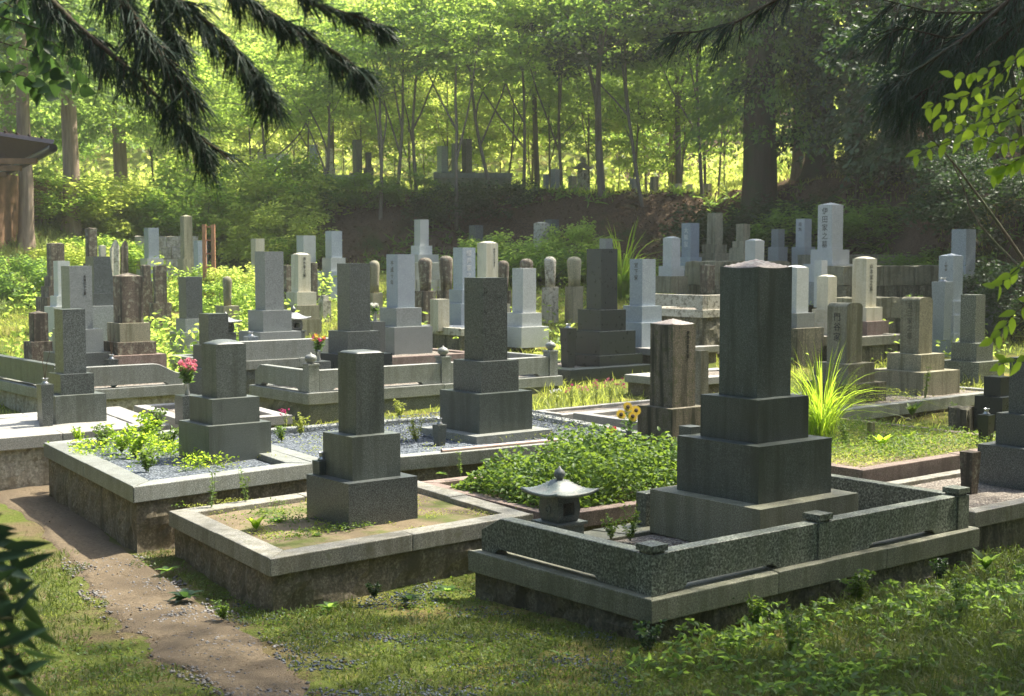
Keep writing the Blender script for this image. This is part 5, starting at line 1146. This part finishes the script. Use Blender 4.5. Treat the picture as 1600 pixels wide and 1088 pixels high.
carpet('weeds', 'yellowish creeping weeds over the brown-kerbed bed on the right', c_(f14+D14*.15+E14*.15), c_(D14), c_(E14), 2.6, 2.2, .375, 9000, .0, .05, .03, 'grassy', 65, lw=.3)
carpet('weeds', 'thin weeds on the blue gravel round the tall central gravestone', c_(F4+D4*.15+E4*.15), c_(D4), c_(E4), 3.3, 2.2, .42, 5200, .0, .07, .022, 'grassy', 66, dens=lambda x, y, u, v: np.clip(vnoise(x, y, .25, 9)*2-1.0, 0, 1), lw=.4)
carpet('weeds', 'sparse weeds on the gravel right of the domed olive gravestone', c_(V2(-2.6, 10.75)), c_(RX), c_(RY), 1.0, 1.7, .445, 1600, .0, .08, .022, 'grassy', 67, dens=lambda x, y, u, v: np.clip(vnoise(x, y, .25, 19)*2-.9, 0, 1), lw=.4)
carpet('weeds', 'weeds along the long grey kerbed plot on the right', c_(f13+D13*.15+E13*.15), c_(D13), c_(E13), 4.6, 1.3, .43, 3500, .0, .12, .03, 'grassy', 68, dens=lambda x, y, u, v: np.clip(vnoise(x, y, .3, 13)*2-.9, 0, 1), lw=.4)
carpet('seedlings', 'low bright seedlings spreading over the left part of the gravelled plot', c_(at(208, 745, .45)), c_(RX), c_(RY), 1.0, 2.0, .445, 5200, .0, .11, .034, 'lime', 71, dens=lambda x, y, u, v: np.clip(vnoise(x, y, .24, 21)*2.6-1.2, 0, 1))
carpet('moss', 'patches of green weeds at the left kerb of the sandy front plot', c_(at(430, 848, .29)), c_(RX), c_(RY), .8, 1.7, .285, 4200, .0, .05, .02, 'bed', 72, dens=lambda x, y, u, v: np.clip(vnoise(x, y, .2, 23)*2.6-1.2, 0, 1))
# individual weeds
def rosette(seed, n, L_, w_, up, mat, droop=.4):
    rg = np.random.default_rng(seed); a = np.arange(n)*2.4; D = np.stack([np.cos(a), np.sin(a), np.full(n, up)+rg.normal(size=n)*.15], 1)
    return quads_mesh('leaves', *[None]) if False else mesh_of('leaves', big_leaves(np.zeros((n, 3)), D, np.repeat([[0, 0, 1.0]], n, 0)+D*0.01, L_*rg.uniform(.6, 1.15, n), L_*w_, droop))
def bushy(seed, nst, H, per, ls, lw=.5, spread=.35):
    rg = np.random.default_rng(seed); arr = []; Ps = []
    for k in range(nst):
        a = rg.uniform(0, 6.28); e = np.array([math.cos(a)*spread*H*rg.uniform(.3, 1), math.sin(a)*spread*H*rg.uniform(.3, 1), H*rg.uniform(.6, 1)]); c = np.linspace((0, 0, 0), e, 5); c[1:4] += rg.normal(size=(3, 3))*H*.02
        arr.append(tube_arrays(c, H*.012, H*.005, 3)); t = rg.uniform(.15, 1, per)[:, None]; Ps.append(e[None]*t)
    Pp = np.concatenate(Ps); n = len(Pp)
    return mesh_of('stems', join_arrays(arr)), mesh_of('leaves', big_leaves(Pp, rdir(n, .25, .4, rg), rdir(n, 1.2, .4, rg), ls*rg.uniform(.6, 1.2, n), ls*lw, .35))
PM_ = {'dock': [(rosette(s, 7, .22, .40, 2.2, 'lime', .30), None) for s in (1, 2)], 'rosette': [(rosette(s, 12, .10, .5, .6, 'bed', .3), None) for s in (3, 4)],
       'seedling': [bushy(s, 12, .20, 22, .032, .6, .55) [::-1] for s in (5, 6, 7)], 'stalk': [bushy(s, 4, .5, 16, .055, .28, .22)[::-1] for s in (8, 9)], 'feather': [bushy(s, 9, .30, 26, .035, .4, .4)[::-1] for s in (10, 11)]}
def plant(kind, px, py, z, s, mat, label, k=0, name='weed', group='wild plants growing on the graves', flowers=None):
    p = at(px, py, z); root = thing(name, label, 'plant', tuple(p), px*.7, group)
    lv, st = PM_[kind][k % len(PM_[kind])]
    if not lv.materials: lv.materials.append(LM['bed'])
    o = mobj('leaves', lv, None, root); o.scale = (s, s, s); o.material_slots[0].link = 'OBJECT'; o.material_slots[0].material = LM[mat]
    if st:
        if not st.materials: st.materials.append(STEM)
        o = mobj('stems', st, None, root); o.scale = (s, s, s)
    if flowers:
        rg = np.random.default_rng(int(px)); m = 90; a = np.repeat(rg.normal(size=(9, 3))*np.array([.09, .09, .05]), 10, 0)*s + np.array([0, 0, .47*s]) + rg.normal(size=(m, 3))*.004
        ped = [tube_arrays([(0, 0, .2*s), tuple(c_*np.array([.6, .6, 1])+np.array([0, 0, -.08*s])), tuple(c_)], .0022*s, .0015*s, 3) for c_ in a[::10]]; mobj('flower_stalks', mesh_of('flower_stalks', join_arrays(ped)), STEM, root)
        mobj('flowers', quads_mesh('flowers', leaf_quads(a, rdir(m, .3, 1, rg), rdir(m, 0, 1, rg), .014, .011)), PET[flowers], root)
for i, (px, py, s, lab) in enumerate([(160, 700, 1.0, 'leftmost bright seedling clump in the gravelled plot'), (190, 708, 1.25, 'large bright seedling clump by the left kerb of the gravelled plot'), (228, 738, .9, 'bright seedling clump nearest the front corner of the gravelled plot'), (232, 690, 1.3, 'tall bright seedling clump in the middle of the gravelled plot'),
  (262, 702, 1.0, 'seedling clump just left of the domed olive gravestone'), (212, 716, 1.1, 'seedling clump in the thick of the bright row'), (245, 675, 1.2, 'feathery seedling at the back of the gravelled plot'), (125, 692, .7, 'tiny seedling in the left corner of the gravelled plot')]):
    plant('seedling', px, py, .445, s*1.1, 'lime' if i % 2 else 'bed', lab, i)
for i, (px, py, z, s, kd, mt, lab) in enumerate([(400, 828, .285, .62, 'dock', 'lime', 'bright broad-leaved weed on the sandy front plot'), (432, 815, .285, .8, 'rosette', 'mid', 'blue green rosette weed beside the bright broad-leaved one'), (330, 800, .285, .7, 'stalk', 'bed', 'thin weed by the left kerb of the sandy plot'),
  (384, 790, .285, .6, 'stalk', 'bed', 'thin weed at the back kerb of the sandy plot'), (495, 838, .285, .5, 'rosette', 'bed', 'little rosette weed in front of the rounded olive gravestone'), (262, 893, .0, .9, 'rosette', 'mid', 'rosette weed on the path edge at the plot wall'), (290, 935, .0, 1.2, 'rosette', 'near', 'dark green rosette weed in the middle of the path edge'),
  (350, 968, .0, .6, 'seedling', 'bed', 'fresh broad-leaved weed right of the path'), (515, 950, .0, .8, 'rosette', 'mid', 'weed at the foot of the sandy plot wall'), (585, 935, .0, .6, 'seedling', 'near', 'shaded broad weed at the foot of the sandy plot wall'), (640, 938, .0, .9, 'rosette', 'near', 'weed on the grey grit near the corner between two plots'), (700, 925, .0, 1.0, 'rosette', 'mid', 'weed nearest the corner of the speckled fence plot'),
  (955, 843, .27, .7, 'feather', 'bed', 'feathery weed behind the lantern inside the speckled fence'), (985, 845, .27, .8, 'feather', 'bed', 'feathery weed left of the corner post'), (720, 745, .3, .5, 'stalk', 'bed', 'thin stalk left of the leafy bed'), (690, 742, .3, .6, 'rosette', 'bed', 'weed at the left corner of the leafy bed'),
  (1378, 700, .375, .85, 'dock', 'lime', 'tall lime-leaved dock in the brown-kerbed bed'), (1415, 690, .375, .7, 'dock', 'lime', 'second lime-leaved dock right of the tall one'), (1425, 650, .43, .9, 'dock', 'bed', 'broad-leaved weed at the long grey kerb'), (1330, 640, .43, .8, 'stalk', 'grassy', 'thin yellowish weed by the long grey kerb'),
  (1405, 745, .2, .7, 'stalk', 'bed', 'stalk weed in front of the brown kerb'), (1445, 625, .43, .9, 'stalk', 'bed', 'flowering weed in front of the tan gravestone'), (1250, 690, .375, .8, 'feather', 'bed', 'feathery weed beside the largest gravestone'), (1320, 700, .375, .8, 'feather', 'bed', 'feathery weed in the left part of the weedy bed'),
  (1495, 660, .40, .9, 'feather', 'mid', 'ferny weed by the mossy lump'), (1540, 890, .1, .8, 'dock', 'mid', 'large bright dock at the lower right edge'), (1470, 905, .1, .7, 'seedling', 'near', 'shaded dock at the foot of the right wall'), (1500, 960, .1, .9, 'feather', 'bed', 'leafy weed in the lower right corner'),
  (1125, 975, .0, .9, 'seedling', 'near', 'dark seedling at the wall corner of the speckled fence plot'), (1180, 985, .0, 1.0, 'seedling', 'bed', 'leafy weed right of the wall corner'), (1340, 940, .05, 1.1, 'seedling', 'bed', 'leafy weed in the middle of the right wall'),
  (1010, 1020, .0, .9, 'seedling', 'near', 'dark seedling below the front corner'), (880, 1030, .0, .8, 'rosette', 'bed', 'light green rosette at the bottom edge'), (1240, 1030, .03, 1.0, 'feather', 'bed', 'feathery weed at the bottom right of centre'),
  (470, 680, .42, .9, 'feather', 'grassy', 'yellowish feathery weed behind the rounded olive gravestone'), (440, 690, .42, .8, 'seedling', 'bed', 'weed clump at the corner of the dark wall'), (625, 655, .44, .9, 'feather', 'grassy', 'dry feathery weed left of the tall central gravestone'), (650, 690, .43, .8, 'feather', 'grassy', 'low yellow weed beside the broad slab'),
  (285, 575, .62, .9, 'feather', 'mid', 'small dark weed right of the lichened brown gravestone')]):
    plant(kd, px, py, z, s, mt, lab, i)
for i, (px, py, z, s, fl, lab) in enumerate([(892, 640, .40, .55, 'magenta', 'flowering weed left of the dark kerb, first of the row'), (912, 636, .42, .5, 'pink', 'flowering weed second in the row before the dark kerb'), (932, 634, .42, .55, 'magenta', 'flowering weed third in the row before the dark kerb'), (953, 634, .42, .62, 'pink', 'tallest flowering weed before the dark kerb'), (970, 632, .42, .5, 'magenta', 'flowering weed last in the row before the dark kerb'),
  (870, 640, .42, .45, 'white', 'pale flowering weed at the end of the onion-post fence'), (1220, 402, 2.1, 1.5, 'white', 'white daisies left of the engraved narrow stone'), (1266, 400, 2.1, 1.5, 'white', 'white daisies right of the engraved narrow stone'), (528, 440, 1.5, 1.4, 'white', 'white daisies before the pale blue stone'), (518, 448, 1.5, 1.2, 'white', 'second clump of white daisies before the pale blue stone'),
  (600, 440, 1.3, 1.3, 'white', 'tall daisies left of the mid grey gravestone'), (305, 418, 1.8, 1.6, 'white', 'white flowering weeds left of the orange frame'), (445, 672, .42, .4, 'magenta', 'purple flowering weed at the dark wall corner'), (375, 430, 1.6, 1.5, 'white', 'white umbels right of the orange frame'), (900, 370, 2.1, 1.7, 'white', 'white-flowered tall weed left of the black gravestone')]):
    plant('stalk', px, py, z, s, 'grassy', lab, i, flowers=fl, name='flowering_weed', group='flowering weeds')
# miscanthus
def tuft(px, d, z, n, Lm, Wd, mat, label, seed):
    rg = np.random.default_rng(seed); x0 = atd(px, 450, d).x; root = thing('pampas_grass', label, 'plant', (x0, d, z))
    a = rg.uniform(0, 6.28, n); P0 = np.stack([np.cos(a), np.sin(a), a*0], 1)*rg.uniform(0, .15, n)[:, None]; D = np.stack([np.cos(a), np.sin(a), a*0], 1); le = rg.uniform(.15, 1.15, n); L_ = Lm*rg.uniform(.5, 1.05, n); rows = []
    S_ = np.stack([-np.sin(a), np.cos(a), a*0], 1)+rg.normal(size=(n, 3))*.25
    for t in np.linspace(0, 1, 9):
        c = P0 + D*(le*L_*t**2*.9)[:, None] + np.array([0, 0, 1.0])*(L_*(t-.62*le*t**2.6))[:, None]; w_ = Wd*(math.sin(math.pi*min(1, .18+t*.82))**.7+.02)/2; rows += [c-S_*w_, c+S_*w_]
    V = np.stack(rows, 1).reshape(-1, 3); q = np.array([[2*k, 2*k+1, 2*k+3, 2*k+2] for k in range(8)])
    mobj('blades', mesh_of('blades', (V, (np.arange(n)[:, None, None]*18+q[None]).reshape(-1, 4))), LM[mat], root)
tuft(1287, 13.3, .375, 330, 1.15, .0075, 'lime', 'tall arching pampas grass clump beside the largest gravestone', 71)
tuft(972, 28.0, float(gz([2.25], [28])[0]), 110, 1.9, .03, 'lime', 'bright arching grass clump behind the black gravestone', 72)
tuft(1262, 14.2, .375, 60, .7, .012, 'grassy', 'shorter grass tuft left of the tall pampas clump', 73)

# ------------------------------------------------------------------ near trees whose boughs hang into view
def bough(parent, pts, name, n, Lr, r0, mat, down=.9, side=(0, 0, 0), needles=12, off=.05, rb=.012, seed=1, grav=.35, nl=.011):
    rg = np.random.default_rng(seed); W_ = np.array([np.array(atd(px, py, d)) for px, py, d in pts]) - np.array(parent.location)
    t = rg.uniform(0, 1, n)*(len(W_)-1); i = np.clip(t.astype(int), 0, len(W_)-2); f = (t-i)[:, None]; S0 = W_[i]*(1-f)+W_[i+1]*f
    T = W_[i+1]-W_[i]; T /= np.linalg.norm(T, axis=1)[:, None]
    D = T*.75 + np.array([0, 0, -down]) + np.array(side)[None] + rg.normal(size=(n, 3))*.16; D /= np.linalg.norm(D, axis=1)[:, None]
    m = max(4, n//12); own = rg.integers(0, m, n); sub = D[:m] + rg.normal(size=(m, 3))*.28; sub /= np.linalg.norm(sub, axis=1)[:, None]; sl = rg.uniform(.5, 1.2, m)*Lr[1]
    D = sub[own] + rg.normal(size=(n, 3))*.30; D /= np.linalg.norm(D, axis=1)[:, None]; S0 = S0[:m][own] + sub[own]*(rg.uniform(0, 1, n)*sl[own])[:, None]
    twigs = [tube_arrays(np.stack([S0_, S0_+e*l*.5, S0_+e*l+np.array([0, 0, -.15*l])]), .004, .002, 4) for S0_, e, l in zip((W_[i]*(1-f)+W_[i+1]*f)[:m], sub, sl)]
    va = strands(S0, D, rg.uniform(Lr[0], Lr[1], n), r0, grav, 7, rg, needles, nl)
    o = mobj(name, mesh_of(name, va), LM[mat], parent)
    tw = join_arrays([tube_arrays(W_, rb, rb*.3, 6)] + twigs); mobj('branch', mesh_of('branch', tw), BK['dark'], o); return o
def near_tree(x, y, label, H=13, r0=.32):
    root = thing('cedar_tree', label, 'tree', (x, y, float(gz([x], [y])[0])-.1), 0, 'near cedars leaning over the view'); z = np.array([0, .3, 1.5, 4, 8, H]); P = np.stack([z*0, z*0, z], 1)
    v, q = tube_arrays(P, r0*np.array([1.5, 1.2, 1, .85, .6, .1]), None, 12); mobj('trunk', mesh_of('trunk', (v, q)), BK['cedar'], root); return root
TL = near_tree(-6.2, 7.5, 'near cedar just outside the left edge whose dark boughs hang across the upper left')
bough(TL, [(20, -60, 5.4), (120, 40, 5.2), (215, 120, 5.1), (285, 190, 5.0), (318, 222, 5.0)], 'bough', 1254, (0.051, 0.117), .0029, 'needle', 1.0, (.12, 0, 0), 5, .035, seed=81)
bough(TL, [(150, -70, 5.2), (200, 10, 5.1), (250, 80, 5.0), (290, 130, 5.0)], 'bough', 982, (0.060, 0.133), .0029, 'needle', 1.1, (.05, 0, 0), 5, .05, seed=82)
bough(TL, [(180, -80, 4.8), (280, 0, 4.8), (355, 60, 4.8), (405, 120, 4.8), (420, 140, 4.8)], 'bough', 1200, (0.043, 0.101), .0029, 'needle', 1.0, (.10, 0, 0), 5, .03, seed=83)
bough(TL, [(300, -60, 4.6), (400, 10, 4.6), (480, 55, 4.6), (545, 95, 4.6), (560, 110, 4.6)], 'bough', 1091, (0.034, 0.078), .0029, 'needle', .7, (.20, 0, 0), 5, .03, seed=84)
bough(TL, [(400, -50, 4.7), (500, 10, 4.7), (570, 30, 4.7), (598, 42, 4.7)], 'bough', 654, (0.026, 0.058), .0029, 'needle', .45, (.3, 0, 0), 5, .03, seed=85)
bough(TL, [(240, -40, 5.3), (262, 30, 5.3), (278, 60, 5.3)], 'bough', 457, (0.051, 0.101), .0029, 'needle', 1.3, (0, 0, 0), 5, .05, seed=86)
TR = near_tree(7.0, 9.5, 'near cedar just outside the right edge whose dark boughs hang across the upper right')
bough(TR, [(1700, -120, 6.4), (1600, -20, 6.2), (1520, 50, 6.1), (1440, 105, 6.0), (1400, 128, 6.0)], 'bough', 749, (0.060, 0.140), .0029, 'needle', .9, (-.35, 0, 0), 5, .05, seed=91)
bough(TR, [(1720, -60, 6.8), (1600, 30, 6.6), (1500, 110, 6.5), (1430, 150, 6.5)], 'bough', 649, (0.086, 0.176), .0029, 'needle', 1.1, (-.2, 0, 0), 5, .09, seed=92)
bough(TR, [(1700, -80, 7.2), (1620, 0, 7.1), (1560, 40, 7.0), (1480, 60, 7.0), (1400, 40, 7.0)], 'bough', 649, (0.086, 0.195), .0029, 'needle', 1.1, (-.1, 0, 0), 5, .12, seed=93)
bough(TR, [(1330, -90, 7.4), (1230, -10, 7.3), (1150, 35, 7.2), (1090, 50, 7.2), (1045, 52, 7.2)], 'bough', 330, (.05, .12), .003, 'needle', .7, (-.3, 0, 0), 5, .03, seed=94)
bough(TR, [(1720, -100, 7.8), (1620, -20, 7.7), (1540, 20, 7.6), (1460, 20, 7.6), (1380, 0, 7.6)], 'bough', 892, (0.125, 0.265), .0034, 'needle', 1.3, (-.1, 0, 0), 4, .1, seed=95)
bough(TR, [(1700, -60, 8.4), (1600, 40, 8.3), (1520, 90, 8.2), (1470, 100, 8.2), (1420, 90, 8.2)], 'bough', 892, (0.125, 0.281), .0036, 'needle', 1.2, (-.15, 0, 0), 4, .1, seed=96)
def shade_crown(parent, cx, cy, cz, rx, ry, rz, n, seed):
    """upper boughs of the near cedars, high above the front graves: out of view, added to shade the foreground"""
    rg = np.random.default_rng(seed); ncl = n; c = rdir(ncl, 0, 1, rg)*(rg.uniform(0, 1, ncl)**.4)[:, None]*np.array([rx, ry, rz]) + np.array([cx, cy, cz])
    per = 60; idx = np.repeat(np.arange(ncl), per); m = len(idx); P = c[idx] + rg.normal(size=(m, 3))*np.array([.32, .32, .12]) - np.array(parent.location)
    mobj('crown', quads_mesh('crown', leaf_quads(P, rdir(m, -.6, .7, rg), rdir(m, 1, .8, rg), rg.uniform(.10, .24, m), .06)), LM['dark'], parent)
    arr = []; base = np.array([0, 0, cz-parent.location.z-.6])
    for k in range(0, ncl, max(1, ncl//7)):
        e = c[k]-np.array(parent.location); arr.append(tube_arrays(np.linspace(base, e, 6)+rg.normal(size=(6, 3))*.08, .05, .012, 5))
    mobj('limbs', mesh_of('limbs', join_arrays(arr)), BK['dark'], parent)
shade_crown(TL, -4.8, 9.5, 8.4, 3.0, 3.0, 1.6, 80, 101)
shade_crown(TR, 6.0, 10.4, 8.8, 4.9, 3.9, 1.8, 170, 102)
shade_crown(TR, 6.0, 7.6, 8.2, 5.4, 2.8, 1.2, 330, 103)  # extra crown out of view, thickened to dim the front grass
# broad leaves: upper left, right, lower left
def spray(parent, pts, n, L_, W_, mat, seed, name='leaf_spray', off=.05, hang=.6, r0=.004, fwd=.4, prof=(0.0, .78, 1.0, .62, .03)):
    rg = np.random.default_rng(seed); loc = np.array(parent.location); W3 = np.array([np.array(atd(px, py, d)) for px, py, d in pts]) - loc
    t = np.linspace(0.03, 1, n)*(len(W3)-1); i = np.clip(t.astype(int), 0, len(W3)-2); f = (t-i)[:, None]; S0 = W3[i]*(1-f)+W3[i+1]*f
    T = W3[i+1]-W3[i]; T /= np.linalg.norm(T, axis=1)[:, None]; sd_ = np.where(np.arange(n) % 2 == 0, 1, -1)[:, None]; side = np.cross(T, np.array([0, 1.0, .3])); side /= np.linalg.norm(side, axis=1)[:, None]
    D = T*fwd + side*sd_*.8 + np.array([0, 0, -hang]) + rg.normal(size=(n, 3))*.25
    va = big_leaves(S0, D, np.repeat([[0, -1.0, .5]], n, 0) + rg.normal(size=(n, 3))*.45, L_*rg.uniform(.65, 1.15, n), W_, .2, .12, prof)
    o = mobj(name, mesh_of(name, va), LM[mat], parent); mobj('twig', mesh_of('twig', tube_arrays(W3, r0, r0*.4, 5)), BK['dark'], o)
TB = thing('broadleaf_tree', 'small broad-leaved tree outside the left edge with heart-shaped leaves in the upper left corner', 'tree', (-4.6, 6.6, 0), 0)
mobj('trunk', mesh_of('trunk', tube_arrays([(0, 0, -.1), (.2, 0, 1.5), (.5, -.2, 2.6), (1.2, -.4, 3.5), (2.0, -.3, 3.9)], .05, .015, 8)), BK['thin'], TB)
for k, pts in enumerate([[(-20, 20, 6.3), (60, 45, 6.2), (110, 90, 6.2), (125, 140, 6.2)], [(-20, 60, 6.4), (50, 80, 6.3), (95, 130, 6.2)], [(20, -10, 6.3), (90, 30, 6.2), (150, 60, 6.2)], [(-30, 100, 6.5), (40, 120, 6.4), (70, 150, 6.4)], [(40, -30, 6.2), (70, 50, 6.2), (80, 110, 6.2)], [(0, 0, 6.3), (50, 30, 6.3), (60, 90, 6.3)]]):
    spray(TB, pts, 13, .085, .06, 'near', 120+k, prof=(.35, 1.0, .9, .5, .03), off=.04)
TG_ = thing('broadleaf_tree', 'slender tree outside the right edge with bright lime leaves hanging into view', 'tree', (4.1, 5.9, 0.1), 0)
mobj('trunk', mesh_of('trunk', tube_arrays([(0, 0, -.1), (-.1, 0, 1.2), (-.3, 0, 2.2), (-.6, -.1, 3.0), (-1.2, -.2, 3.5)], .035, .01, 8)), BK['thin'], TG_)
for k, pts in enumerate([[(1640, 120, 5.6), (1560, 175, 5.6), (1500, 215, 5.6), (1430, 240, 5.6)], [(1640, 150, 5.5), (1570, 190, 5.5), (1520, 200, 5.5), (1470, 185, 5.5)], [(1620, 60, 5.6), (1560, 120, 5.6), (1510, 150, 5.6), (1450, 165, 5.6)], [(1660, 190, 5.5), (1600, 215, 5.5), (1560, 225, 5.5), (1530, 215, 5.5)],
   [(1640, 80, 5.8), (1580, 150, 5.8), (1530, 170, 5.8)], [(1640, 230, 5.4), (1590, 250, 5.4), (1552, 270, 5.4)], [(1650, 380, 5.2), (1590, 420, 5.2), (1555, 450, 5.2)], [(1650, 440, 5.2), (1585, 490, 5.2), (1552, 530, 5.2)], [(1660, 520, 5.2), (1600, 560, 5.2), (1560, 570, 5.2)], [(1600, 80, 5.7), (1540, 110, 5.7), (1490, 120, 5.7)]]):
    spray(TG_, pts, 19 if k < 6 else 12, .068, .030, 'lime', 140+k, off=.02, hang=.7)
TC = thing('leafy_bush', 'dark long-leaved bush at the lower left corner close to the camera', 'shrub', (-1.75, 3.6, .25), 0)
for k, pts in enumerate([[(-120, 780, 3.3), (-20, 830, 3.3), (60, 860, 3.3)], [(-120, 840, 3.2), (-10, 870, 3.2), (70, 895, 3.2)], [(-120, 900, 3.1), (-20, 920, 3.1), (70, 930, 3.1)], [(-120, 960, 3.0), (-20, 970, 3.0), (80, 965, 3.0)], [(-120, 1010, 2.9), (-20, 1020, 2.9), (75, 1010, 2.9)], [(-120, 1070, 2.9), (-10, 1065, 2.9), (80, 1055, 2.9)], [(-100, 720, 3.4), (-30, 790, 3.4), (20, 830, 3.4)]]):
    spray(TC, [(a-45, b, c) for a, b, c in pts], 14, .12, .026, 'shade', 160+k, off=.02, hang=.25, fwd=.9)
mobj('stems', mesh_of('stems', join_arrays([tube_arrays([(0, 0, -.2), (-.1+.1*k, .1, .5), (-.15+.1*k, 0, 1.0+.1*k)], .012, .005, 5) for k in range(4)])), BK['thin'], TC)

def unseen_shade_wood():  # leaf ring kept out of view, added to block low sky light
    rg = np.random.default_rng(9); ncl = 1500; a = rg.uniform(0, 6.283, ncl); r_ = rg.uniform(11, 18, ncl); x = np.sin(a)*r_; y = 8+np.cos(a)*r_; z = gz(x, y) + rg.uniform(.2, 10, ncl)
    ok = (y < 3) | (np.abs(x) > y*.50+4.5); ok &= y < 19; x, y, z = x[ok], y[ok], z[ok]; ncl = len(x)
    idx = np.repeat(np.arange(ncl), 45); n = len(idx); P = np.stack([x, y, z], 1)[idx] + rg.normal(size=(n, 3))*.7
    o = mobj('woods', quads_mesh('woods', leaf_quads(P, rdir(n, -.2, 1, rg), rdir(n, .7, 1, rg), rg.uniform(.3, .55, n), .28)), LM['dark']); tag(o, 'unseen dark woods added around the viewpoint to darken the stone faces', 'woods', kind='stuff')
unseen_shade_wood()
def pebbles(name, label, n, x0, x1, y0, y1, dens, smin, smax, mat, seed, off=0, path=False, poly=None):
    rg = np.random.default_rng(seed); x = rg.uniform(x0, x1, n); y = rg.uniform(y0, y1, n); ok = rg.random(n) < dens(x, y)
    if poly: ok &= inpoly(x, y, poly)
    else: ok &= free(x, y, path)
    x, y = x[ok], y[ok]; n = len(x); z = gz(x, y) + off; s_ = rg.uniform(smin, smax, n)[:, None]
    base = np.array([(1, 0, 0), (0, 1, 0), (-1, 0, 0), (0, -1, 0), (0, 0, .6), (0, 0, -.6)], float); V = np.stack([x, y, z], 1)[:, None, :] + base[None]*s_[:, :, None]*rg.uniform(.6, 1.2, (n, 6, 1)) + rg.normal(size=(n, 6, 3))*s_[:, :, None]*.18
    T_ = np.array([[0, 1, 4], [1, 2, 4], [2, 3, 4], [3, 0, 4], [1, 0, 5], [2, 1, 5], [3, 2, 5], [0, 3, 5]]); Q = (np.arange(n)[:, None, None]*6 + T_[None]).reshape(-1, 3)
    o = mobj(name, quads_mesh(name, V.reshape(-1, 3), quads=Q), mat); tag(o, label, 'pebbles', kind='stuff')
PB = leafmat('grey pebbles', (.12, .115, .11), (.34, .33, .31), (.1, .1, .1), .02, rough=.9); PBB = leafmat('blue grey chippings', (.06, .08, .10), (.24, .27, .30), (.1, .1, .1), .02, rough=.8); PBS = leafmat('sand grains', (.18, .13, .07), (.36, .28, .17), (.1, .1, .1), .02, rough=.9)
pebbles('pebbles', 'small stones and grit scattered over the dirt path', 30000, -4.2, 0, 4.2, 10, lambda x, y: np.clip(vnoise(x, y, .4, 51)*2.2-.75, .06, 1), .005, .017, PB, 51, .012, poly=PATHPOLY)
pebbles('grit', 'fine grit pressed into the dirt path', 70000, -4.2, 0, 4.2, 10, lambda x, y: np.clip(vnoise(x, y, .25, 57)*1.8-.3, .1, 1), .0018, .0050, PBS, 58, .013, poly=PATHPOLY)
pebbles('grit', 'grey grit at the foot of the two front plots', 16000, -1.9, 0.6, 6.5, 9.3, lambda x, y: np.clip(vnoise(x, y, .3, 52)*2.6-1.35, .0, 1), .005, .013, PBB, 52, .004)
def quadpoly(F_, Dx, Dy, lx, ly): return [(p.x, p.y) for p in (F_, F_+Dx*lx, F_+Dx*lx+Dy*ly, F_+Dy*ly)]
p3f, p3r, p3l = at(208, 761, .49), at(490, 724, .49), at(68, 692, .49); p3b = p3l+p3r-p3f
P3P = [(p.x, p.y) for p in (p3f.lerp(p3b, .13), p3r.lerp(p3l, .10), p3b.lerp(p3f, .1), p3l.lerp(p3r, .12))]
pebbles('gravel', 'blue grey gravel chippings round the domed olive gravestone', 26000, -4.6, -1.4, 10.2, 13.8, lambda x, y: x*0+1, .005, .012, PBB, 53, .445-.004, poly=P3P)
pebbles('gravel', 'blue grey gravel chippings round the tall central gravestone', 26000, -2.4, 2.2, 11.3, 15.5, lambda x, y: x*0+1, .005, .012, PBB, 54, .42-.004, poly=quadpoly(F4+D4*.16+E4*.16, D4, E4, 3.3, 2.2))
p2f, p2r, p2l = at(422, 874, .32), at(834, 803, .32), at(263, 798, .32); p2b = p2l+p2r-p2f
pebbles('grit', 'coarse sandy grit in the front middle plot', 22000, -2.6, .3, 8.4, 11.6, lambda x, y: x*0+1, .002, .006, PBS, 55, .285-.002, poly=[(p.x, p.y) for p in (p2f.lerp(p2b, .1), p2r.lerp(p2l, .08), p2b.lerp(p2f, .1), p2l.lerp(p2r, .1))])
# ------------------------------------------------------------------ air
def haze():
    bm = bmesh.new(); add_box(bm, -160, 160, -35, 165, -1.5, 60); m, t, out = newmat('haze')
    v = N(t, 'ShaderNodeVolumePrincipled', Density=.0012, Anisotropy=.45); v.inputs['Color'].default_value = (.95, .97, .85, 1); t.links.new(v.outputs[0], out.inputs['Volume'])
    o = bm_obj('haze', bm, m); tag(o, 'thin sunlit haze filling the cemetery and woods', 'haze', kind='stuff')
haze()
